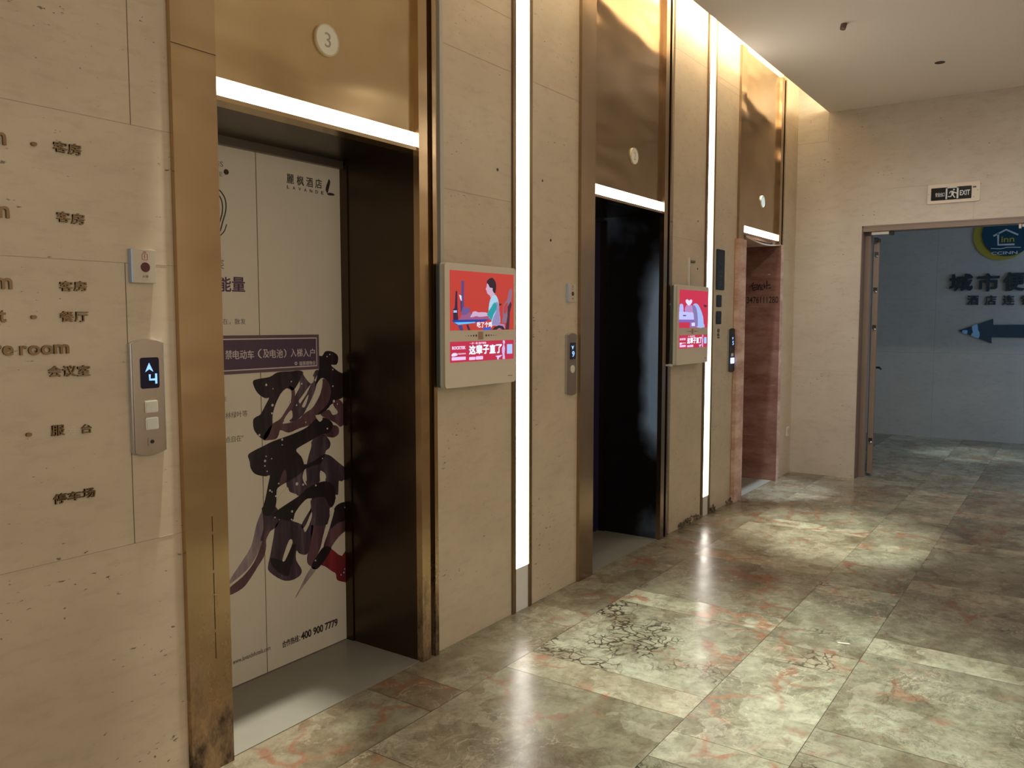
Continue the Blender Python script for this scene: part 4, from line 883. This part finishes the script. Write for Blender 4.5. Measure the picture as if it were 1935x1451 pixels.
a = W(841, 497, -.075); b = W(972.5, 510, -.075); z1 = W(906, 501, -.075).z; z0 = W(906, 728, -.075).z
tv(a.x - .004, b.x + .008, z0, z1, 'advertising display with a red screen showing a person at a desk', 1)
a = W(1279.5, 600, -.075); b = W(1338.5, 600, -.075); z1 = W(1310, 540, -.075).z; z0 = W(1309, 687, -.075).z
tv(a.x, b.x, z0, z1, 'advertising display with a red screen showing a bending figure and a heart', 2)

# conduit down the right jamb of the nearest elevator
cd_ = thing('cable_conduit', (2.835, 0, 1.70), 'slim grey cable conduit running down beside the brass jamb to the display', 'conduit')
MB().box((2.814, -.020, 1.72), (2.838, -.0005, ZT - .02)).build('channel', CONDUIT, cd_, bevel=.002)
MB().box((2.812, -.028, 1.665), (2.842, -.0005, 1.735)).build('clamp', simple('clamp_steel', (.4, .4, .4), .35, .9), cd_)
MB().cyl((2.822, -.012, 1.668), (2.836, -.022, 1.45), .0045, n=10).cyl((2.836, -.022, 1.45), (2.83, -.03, 1.36), .0045, n=10).build('cable', BLACK, cd_)
# rod above the second display
rd = thing('cable_cover', (5.62, 0, 1.74), 'narrow white cable cover with a black shadow strip and a peg above the farther display', 'cable cover')
x_ = W(1301.5, 510).x
MB().box((x_ - .022, -.014, 1.70), (x_ - .004, -.0005, 1.955)).build('cover', ALU, rd)
MB().box((x_ - .004, -.010, 1.70), (x_ + .012, -.0005, 1.955)).build('shadow_strip', BLACK, rd)  # black strip modelled where the cover casts its shadow
MB().cyl((x_ + .012, -.006, 1.925), (x_ + .050, -.022, 1.925), .010, n=12).build('peg', simple('olive_peg', (.10, .08, .05), .5), rd)
# two mounting hooks by the second display
for px, py, l in ((1271, 575, 'small white hook at the upper left of the farther display'), (1266, 690, 'small white hook at the lower left of the farther display')):
    p = W(px, py, -.03); tag(MB().box((p.x - .02, -.045, p.z - .008), (p.x + .02, -.0, p.z + .008)).build('mounting_hook', ALU, bevel=.004), l, 'hook', 'hooks beside the farther display')

# black plates left of the third elevator
def plate(px0, px1, py0, py1, label, deco):
    a = W(px0, (py0 + py1) / 2); b = W(px1, (py0 + py1) / 2); z1 = W((px0 + px1) / 2, py0).z; z0 = W((px0 + px1) / 2, py1).z
    t = thing('black_sign_plate', ((a.x + b.x) / 2, 0, z0), label, 'sign plate', 'black acrylic plates beside the plywood opening')
    MB().prism(WALL, rrect(a.x, z0, b.x, z1, .010), .0003, .006).build('plate', BLACKP, t)
    q = MB(); c = (a.x + b.x) / 2; h = z1 - z0
    if deco == 0:
        ring(q, WALL, c, z1 - .075, .040, .044, .006, .0066, 60, 330); ring(q, WALL, c + .008, z1 - .085, .026, .030, .006, .0066, 20, 260)
        q.pbox(WALL, c - .045, z0 + .105, c + .045, z0 + .112, .006, .0066); text(q, WALL, '电梯', c - .04, z0 + .118, c + .04, z0 + .150, .006, .0066); q.pbox(WALL, c - .02, z0 + .06, c + .03, z0 + .064, .006, .0066)
        text(q, WALL, 'LIFT', c - .03, z0 + .030, c + .03, z0 + .045, .006, .0066)
    elif deco == 1: ring(q, WALL, c, z0 + h * .6, .020, .024, .006, .0066, 20, 300)
    else: q.pbox(WALL, c - .012, z0 + h * .62, c + .018, z0 + h * .66, .006, .0066)
    q.build('faint_marking', FAINT, t)
plate(1353, 1368, 471.5, 548, 'tall black plate with faint marks, topmost beside the glowing strip', 0)
plate(1353.5, 1362.3, 557.5, 580, 'small black plate under the tall black plate', 1)
plate(1352.5, 1361.8, 588, 612.5, 'small black plate above the tiny dark numerals', 2)
q = MB(); a = W(1355, 632); b = W(1359.5, 632); zt = W(1357, 621).z; zb = W(1357, 635).z
text(q, WALL, '8', a.x, zb + .030, b.x, zt, .0003, .0015, .03); text(q, WALL, '6', a.x, zb - .002, b.x, zb + .026, .0003, .0015, .03); q.pbox(WALL, a.x + .005, zb - .018, b.x, zb - .008, .0003, .0015)
tag(q.build('floor_numeral', BLACK), 'tiny dark numerals on the stone under the black plates', 'numerals')

# plugs left in old drill holes
for px, py, r, l in ((940, 320.5, .0075, 'black drill hole above the nearest display'), (1025, 341.5, .006, 'small drill hole just right of the first glowing strip'), (1040.5, 454, .0075, 'black drill hole above the small ivory fire switch'),
                     (1318, 508, .008, 'drill hole right of the white cable cover'), (1319, 418, .006, 'drill hole above the white cable cover')):
    p = W(px, py); tag(MB().cyl((p.x, .002, p.z), (p.x, -.0016, p.z), r, n=14).build('wall_plug', BLACK), l, 'wall plug', 'old drill holes in the stone wall')
# broken stone edge and crumbs at the foot of the wall
def rubble(x0, x1, n, h, label):
    q = MB()
    for i in range(n):
        x = random.uniform(x0, x1); s_ = random.uniform(.004, .014); z = random.uniform(0, h) * (1 - abs((x - x0) / (x1 - x0) - .6)); y = -random.uniform(0, .022)
        pts = [Vector((random.gauss(0, 1), random.gauss(0, 1), random.gauss(0, 1))).normalized() * s_ for _ in range(9)]
        bm = bmesh.new(); [bm.verts.new(p) for p in pts]; r = bmesh.ops.convex_hull(bm, input=bm.verts); bm.verts.ensure_lookup_table()
        for k, v in enumerate(bm.verts): v.index = k
        zb = min(v.co.z for v in bm.verts)
        q.add([(v.co.x + x, v.co.y * .6 + y, v.co.z - zb + z) for v in bm.verts], [tuple(v.index for v in f.verts) for f in bm.faces]); bm.free()
    o = tag(q.build('stone_crumbs', simple('dirty_mortar', (.15, .12, .085), .9)), label, 'rubble'); o['kind'] = 'stuff'
rubble(5.50, 5.88, 70, .05, 'dark crumbled stone edge left of the farther glowing strip')
rubble(6.09, 6.20, 40, .05, 'dark crumbled stone edge right of the farther glowing strip')
rubble(6.47, 6.58, 14, .03, 'dark crumbs at the foot of the plywood board')

# socket on the far pier
sx_ = W(1487, 815).x
t = thing('wall_socket', (sx_, 0, .38), 'small white socket plate low on the stone in the far corner', 'socket')
MB().pbox(WALL, sx_ - .035, W(1487, 824).z, sx_ + .045, W(1487, 806).z, 0, .010).build('plate', ALU, t, bevel=.003)
MB().pbox(WALL, sx_ - .018, W(1487, 820).z, sx_ + .028, W(1487, 810).z, .010, .012).build('insert', PLAS, t)

# ------------------------------------------------------------------ exit sign
es = thing('exit_sign', (XE, -1.36, 2.53), 'emergency exit sign with a running figure above the doorway', 'exit sign')
u0, v1 = ENDP.uv(1753.8, 350.0); u1 = ENDP.uv(1852.8, 341.8)[0]; v0 = ENDP.uv(1753.8, 385.8)[1]; v1b = ENDP.uv(1852.6, 341.8)[1]; v0b = ENDP.uv(1851.5, 380.0)[1]
v1 = (v1 + v1b) / 2; v0 = (v0 + v0b) / 2
MB().prism(ENDP, rrect(u0, v0, u1, v1, .010), 0, .012).build('plate', simple('sign_plate_ivory', (.70, .61, .51), .45), es, bevel=.002)
EW = u1 - u0; EH = v1 - v0; eu = lambda a: u0 + EW * a; ev = lambda a: v1 - EH * a
gl = MB().prism(ENDP, rrect(eu(.07), ev(.84), eu(.845), ev(.20), .006), .012, .014).build('dark_glass', simple('sign_glass', (.006, .008, .012), .15), es)
q = MB()
for a, b, c_, d in ((.355, .20, .385, .80), (.565, .20, .60, .80), (.355, .20, .60, .255)): q.pbox(ENDP, eu(a), ev(d), eu(b if False else c_), ev(b), .014, .0146)
q.build('door_pictogram', SIGNW, gl)
q = MB(); s9 = lambda pts: [(eu((x - 205) / 1485), ev((y - (290 - 125 * (x - 205) / 1485)) / 548)) for x, y in pts]
for pl_ in ([(835, 520), (870, 465), (920, 460), (980, 490), (1060, 515)], [(800, 612), (885, 605), (915, 540)], [(925, 480), (905, 560)], [(925, 545), (960, 590), (1000, 635)]): ribbon(q, ENDP, s9(pl_), .0085, .014, .0148)
q.prism(ENDP, s9([(890, 460), (960, 460), (965, 540), (925, 570), (895, 545)]), .014, .0150)
hc = s9([(962, 412)])[0]; q.cyl(ENDP(hc[0], hc[1], .014), ENDP(hc[0], hc[1], .015), .0068, n=16); q.build('running_figure', SIGNW, gl)
q = MB(); text(q, ENDP, '安全出口', eu(.155), ev(.66), eu(.335), ev(.44), .014, .0147, .02); text(q, ENDP, 'EXIT', eu(.625), ev(.66), eu(.815), ev(.40), .014, .0147, .02); q.build('sign_lettering', SIGNW, gl)
MB().pbox(ENDP, eu(.865), ev(.32), eu(.93), ev(.24), .012, .0126).build('small_label', simple('label_brown', (.12, .07, .05), .5), es)
for a, b in ((.022, .50), (.958, .45), (.885, .78)): MB().cyl(ENDP(eu(a), ev(b), .012), ENDP(eu(a), ev(b), .0135), .003, n=10).build('screw', BLACK, es)

# ------------------------------------------------------------------ doorway
m = MB()
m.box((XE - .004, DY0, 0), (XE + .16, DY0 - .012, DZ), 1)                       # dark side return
m.box((XE + .10, DY0 - .012, 0), (XE + .16, DY0 - .062, DZ - .05), 0)           # stop, light face
m.box((XE - .004, DY0, DZ), (XE + .02, DY1, DZ - .012), 0); m.box((XE, DY0 - .012, DZ - .012), (XE + .16, DY1, DZ - .055), 0)
m.box((XE - .004, DY1, 0), (XE + .16, DY1 + .05, DZ), 0)
struct(m.build('trim_1', [FRAME, FRAMED], root=False))
# the leaf, swung open into the corridor and seen almost edge-on
lf = thing('corridor_door', (8.46, -.676, 0), 'brown door leaf swung open into the corridor, seen edge-on', 'door')
ang = math.atan2(.205, 1)
def rot(x, y, z): c_, s_ = math.cos(ang), math.sin(ang); return (8.46 + x * c_ - y * s_, -.676 + x * s_ + y * c_, z)
def rbox(x0, y0, z0, x1, y1, z1, name, mat, lab=None, par=lf):
    q = MB(); q.add([rot(x, y, z) for x in (x0, x1) for y in (y0, y1) for z in (z0, z1)], [(0, 1, 3, 2), (4, 6, 7, 5), (0, 4, 5, 1), (2, 3, 7, 6), (0, 2, 6, 4), (1, 5, 7, 3)])
    o = q.build(name, mat, par)
    if lab: o['label'] = lab
    return o
rbox(0, -.052, .03, .90, -.004, 2.28, 'leaf', FRAME)
rbox(0.004, -.056, .04, .90, -.052, 2.27, 'face_sheet', FRAMED)
for py in (484, 551, 622, 836):
    z = E(1652, py, 8.45).z; q = MB().cyl(rot(.0, -.030, z), rot(-.012, -.030, z), .015, .011, 16).cyl(rot(-.012, -.030, z), rot(-.018, -.030, z), .011, .006, 16); q.build('bolt', CHROME, lf, smooth=False)
    rbox(-.001, -.046, z + .004, .0005, -.010, z + .040, 'bolt_recess', BLACK)
z = E(1662, 695, 9.2).z; q = MB().cyl(rot(.80, -.052, z), rot(.80, -.105, z), .011, n=12).cyl(rot(.80, -.10, z), rot(.70, -.112, z - .01), .009, n=12); q.build('lever_handle', BLACK, lf)
rbox(.79, -.060, z + .25, .82, -.052, z + .29, 'lock_cover', BLACK)
t = thing('door_closer', (8.36, -.75, 2.26), 'white door closer arm at the top left corner of the doorway', 'door closer')
pA = E(1650, 443.5, 8.30); MB().box((8.285, -.690, 2.300), (8.33, -.840, 2.328)).build('body', ALU, t, bevel=.003); MB().box((8.29, -.845, 2.292), (8.34, -.875, 2.335)).build('arm_joint', BLACK, t)
MB().box((8.40, -.69, 2.25), (8.56, -.72, 2.285)).build('arm', BLACK, t)
t = thing('door_closer', (8.33, -1.9, 2.26), 'door closer cut by the right picture edge under the door head', 'door closer')
MB().box((8.285, -1.885, 2.300), (8.33, -2.05, 2.325)).build('body', ALU, t, bevel=.003); MB().box((8.29, -1.862, 2.288), (8.34, -1.880, 2.33)).build('arm_joint', CHROME, t)

# ------------------------------------------------------------------ corridor sign
cs = thing('hotel_logo_sign', (XC, -1.3, 1.9), 'round blue sign with a house outline over a yellow crescent', 'sign')
c0 = CORP.uv(1901, 447); r1 = abs(CORP.uv(1952, 447)[0] - c0[0]); cc = (c0[0] + .04, CORP.uv(1900, 442)[1])
cy = CORP.uv(1894, 442); ry_ = abs(CORP.uv(1841, 442)[0] - cy[0])
MB().cyl(CORP(cy[0], cy[1] - .01, .0), CORP(cy[0], cy[1] - .01, .02), ry_ * 1.02, n=64).build('yellow_crescent', YELL, cs)
bl = (CORP.uv(1905.5, 442)[0], CORP.uv(1905.5, 442)[1]); rb = abs(CORP.uv(1857, 442)[0] - bl[0])
MB().cyl(CORP(bl[0], bl[1] + .01, .02), CORP(bl[0], bl[1] + .01, .035), rb * 1.02, n=64).build('blue_disc', TEAL, cs)
Z7 = ((1740, 420), 5.58)
def z7(x, y): return CORP.uv(Z7[0][0] + x / Z7[1], Z7[0][1] + y / Z7[1])
q = MB(); ribbon(q, CORP, [z7(768, 148), z7(903, 80), z7(1030, 135)], .020, .035, .038); ribbon(q, CORP, [z7(818, 120), z7(818, 240), z7(990, 234)], .022, .035, .038)
ribbon(q, CORP, smoothpath([z7(742, 278), z7(850, 280), z7(920, 266), z7(1056, 266)]), .009, .035, .038); q.build('house_outline', SIGNW, cs)
q = MB(); text(q, CORP, 'inn', *z7(850, 214), *z7(990, 148), .035, .038, .02); q.build('sign_lettering', YELL, cs)
q = MB(); text(q, CORP, 'CCINN', *z7(745, 346), *z7(1022, 303), .035, .038, .02); q.build('sign_lettering', SIGNW, cs)
big = 'raised dark teal characters on the corridor wall'
for ch, b, l in (('城', (300, 545, 552, 725), 'first large'), ('市', (594, 538, 832, 730), 'second large'), ('便', (868, 525, 1100, 725), 'third large')):
    a = (1740 + b[0] / 5.58, 420 + b[1] / 5.58, 1740 + b[2] / 5.58, 420 + b[3] / 5.58)
    letter(ch, *a, 'raised dark teal character, %s one from the left under the round sign' % l, TEALD, .03, big, CORP, 'raised_letter', .05)
for ch, b, l in (('酒', (490, 770, 612, 872), 'first small'), ('店', (676, 770, 800, 872), 'second small'), ('连', (862, 768, 990, 872), 'third small'), ('锁', (1055, 768, 1180, 872), 'fourth small')):
    a = (1740 + b[0] / 5.58, 420 + b[1] / 5.58, 1740 + b[2] / 5.58, 420 + b[3] / 5.58)
    letter(ch, *a, 'raised dark teal character, %s one from the left above the arrow' % l, TEALD, .02, big, CORP, 'raised_letter', .03)
ar = thing('arrow_sign', (XC, -1.3, 1.2), 'dark blue arrow pointing left with a pale blue tip on the corridor wall', 'arrow')
q = MB(); outline(q, CORP, [(400, 1142), (765, 1018), (765, 1080), (1500, 1078), (1500, 1222), (745, 1212), (748, 1275)], 0, .02, 0, *Z7); q.build('arrow', TEAL, ar)
q = MB(); outline(q, CORP, [(540, 1100), (598, 1072), (604, 1130), (622, 1165), (610, 1222), (530, 1192), (552, 1160)], .02, .0215, 0, *Z7, k=2); outline(q, CORP, [(440, 1142), (470, 1136), (496, 1142), (490, 1172), (468, 1178), (440, 1158)], .02, .0215, 0, *Z7, k=2)
q.build('torn_film', FILMB, ar)['label'] = 'pale blue torn film on the arrow tip'

# ------------------------------------------------------------------ ceiling bits, litter
m = MB().cyl((5.887, -.955, ZC), (5.875, -.950, ZC - .035), .020, .019, 14)
t = tag(m.build('ceiling_stub', simple('brown_stub', (.16, .09, .07), .6)), 'short brown pipe stub hanging from the ceiling', 'pipe stub')
tag(MB().cyl((7.163, -1.362, ZC + .001), (7.163, -1.362, ZC - .003), .036, n=24).build('round_hole_disc', simple('dark_olive_hole', (.05, .04, .02), .6)), 'flat dark disc standing for a round hole in the ceiling', 'ceiling hole')  # dark disc in place of an open hole
tag(MB().cyl((3.935, -1.470, .004), (3.950, -1.520, .004), .004, n=10).build('cigarette_butt', simple('paper_white', (.8, .76, .66), .7)), 'white cigarette butt lying on the marble floor', 'cigarette')
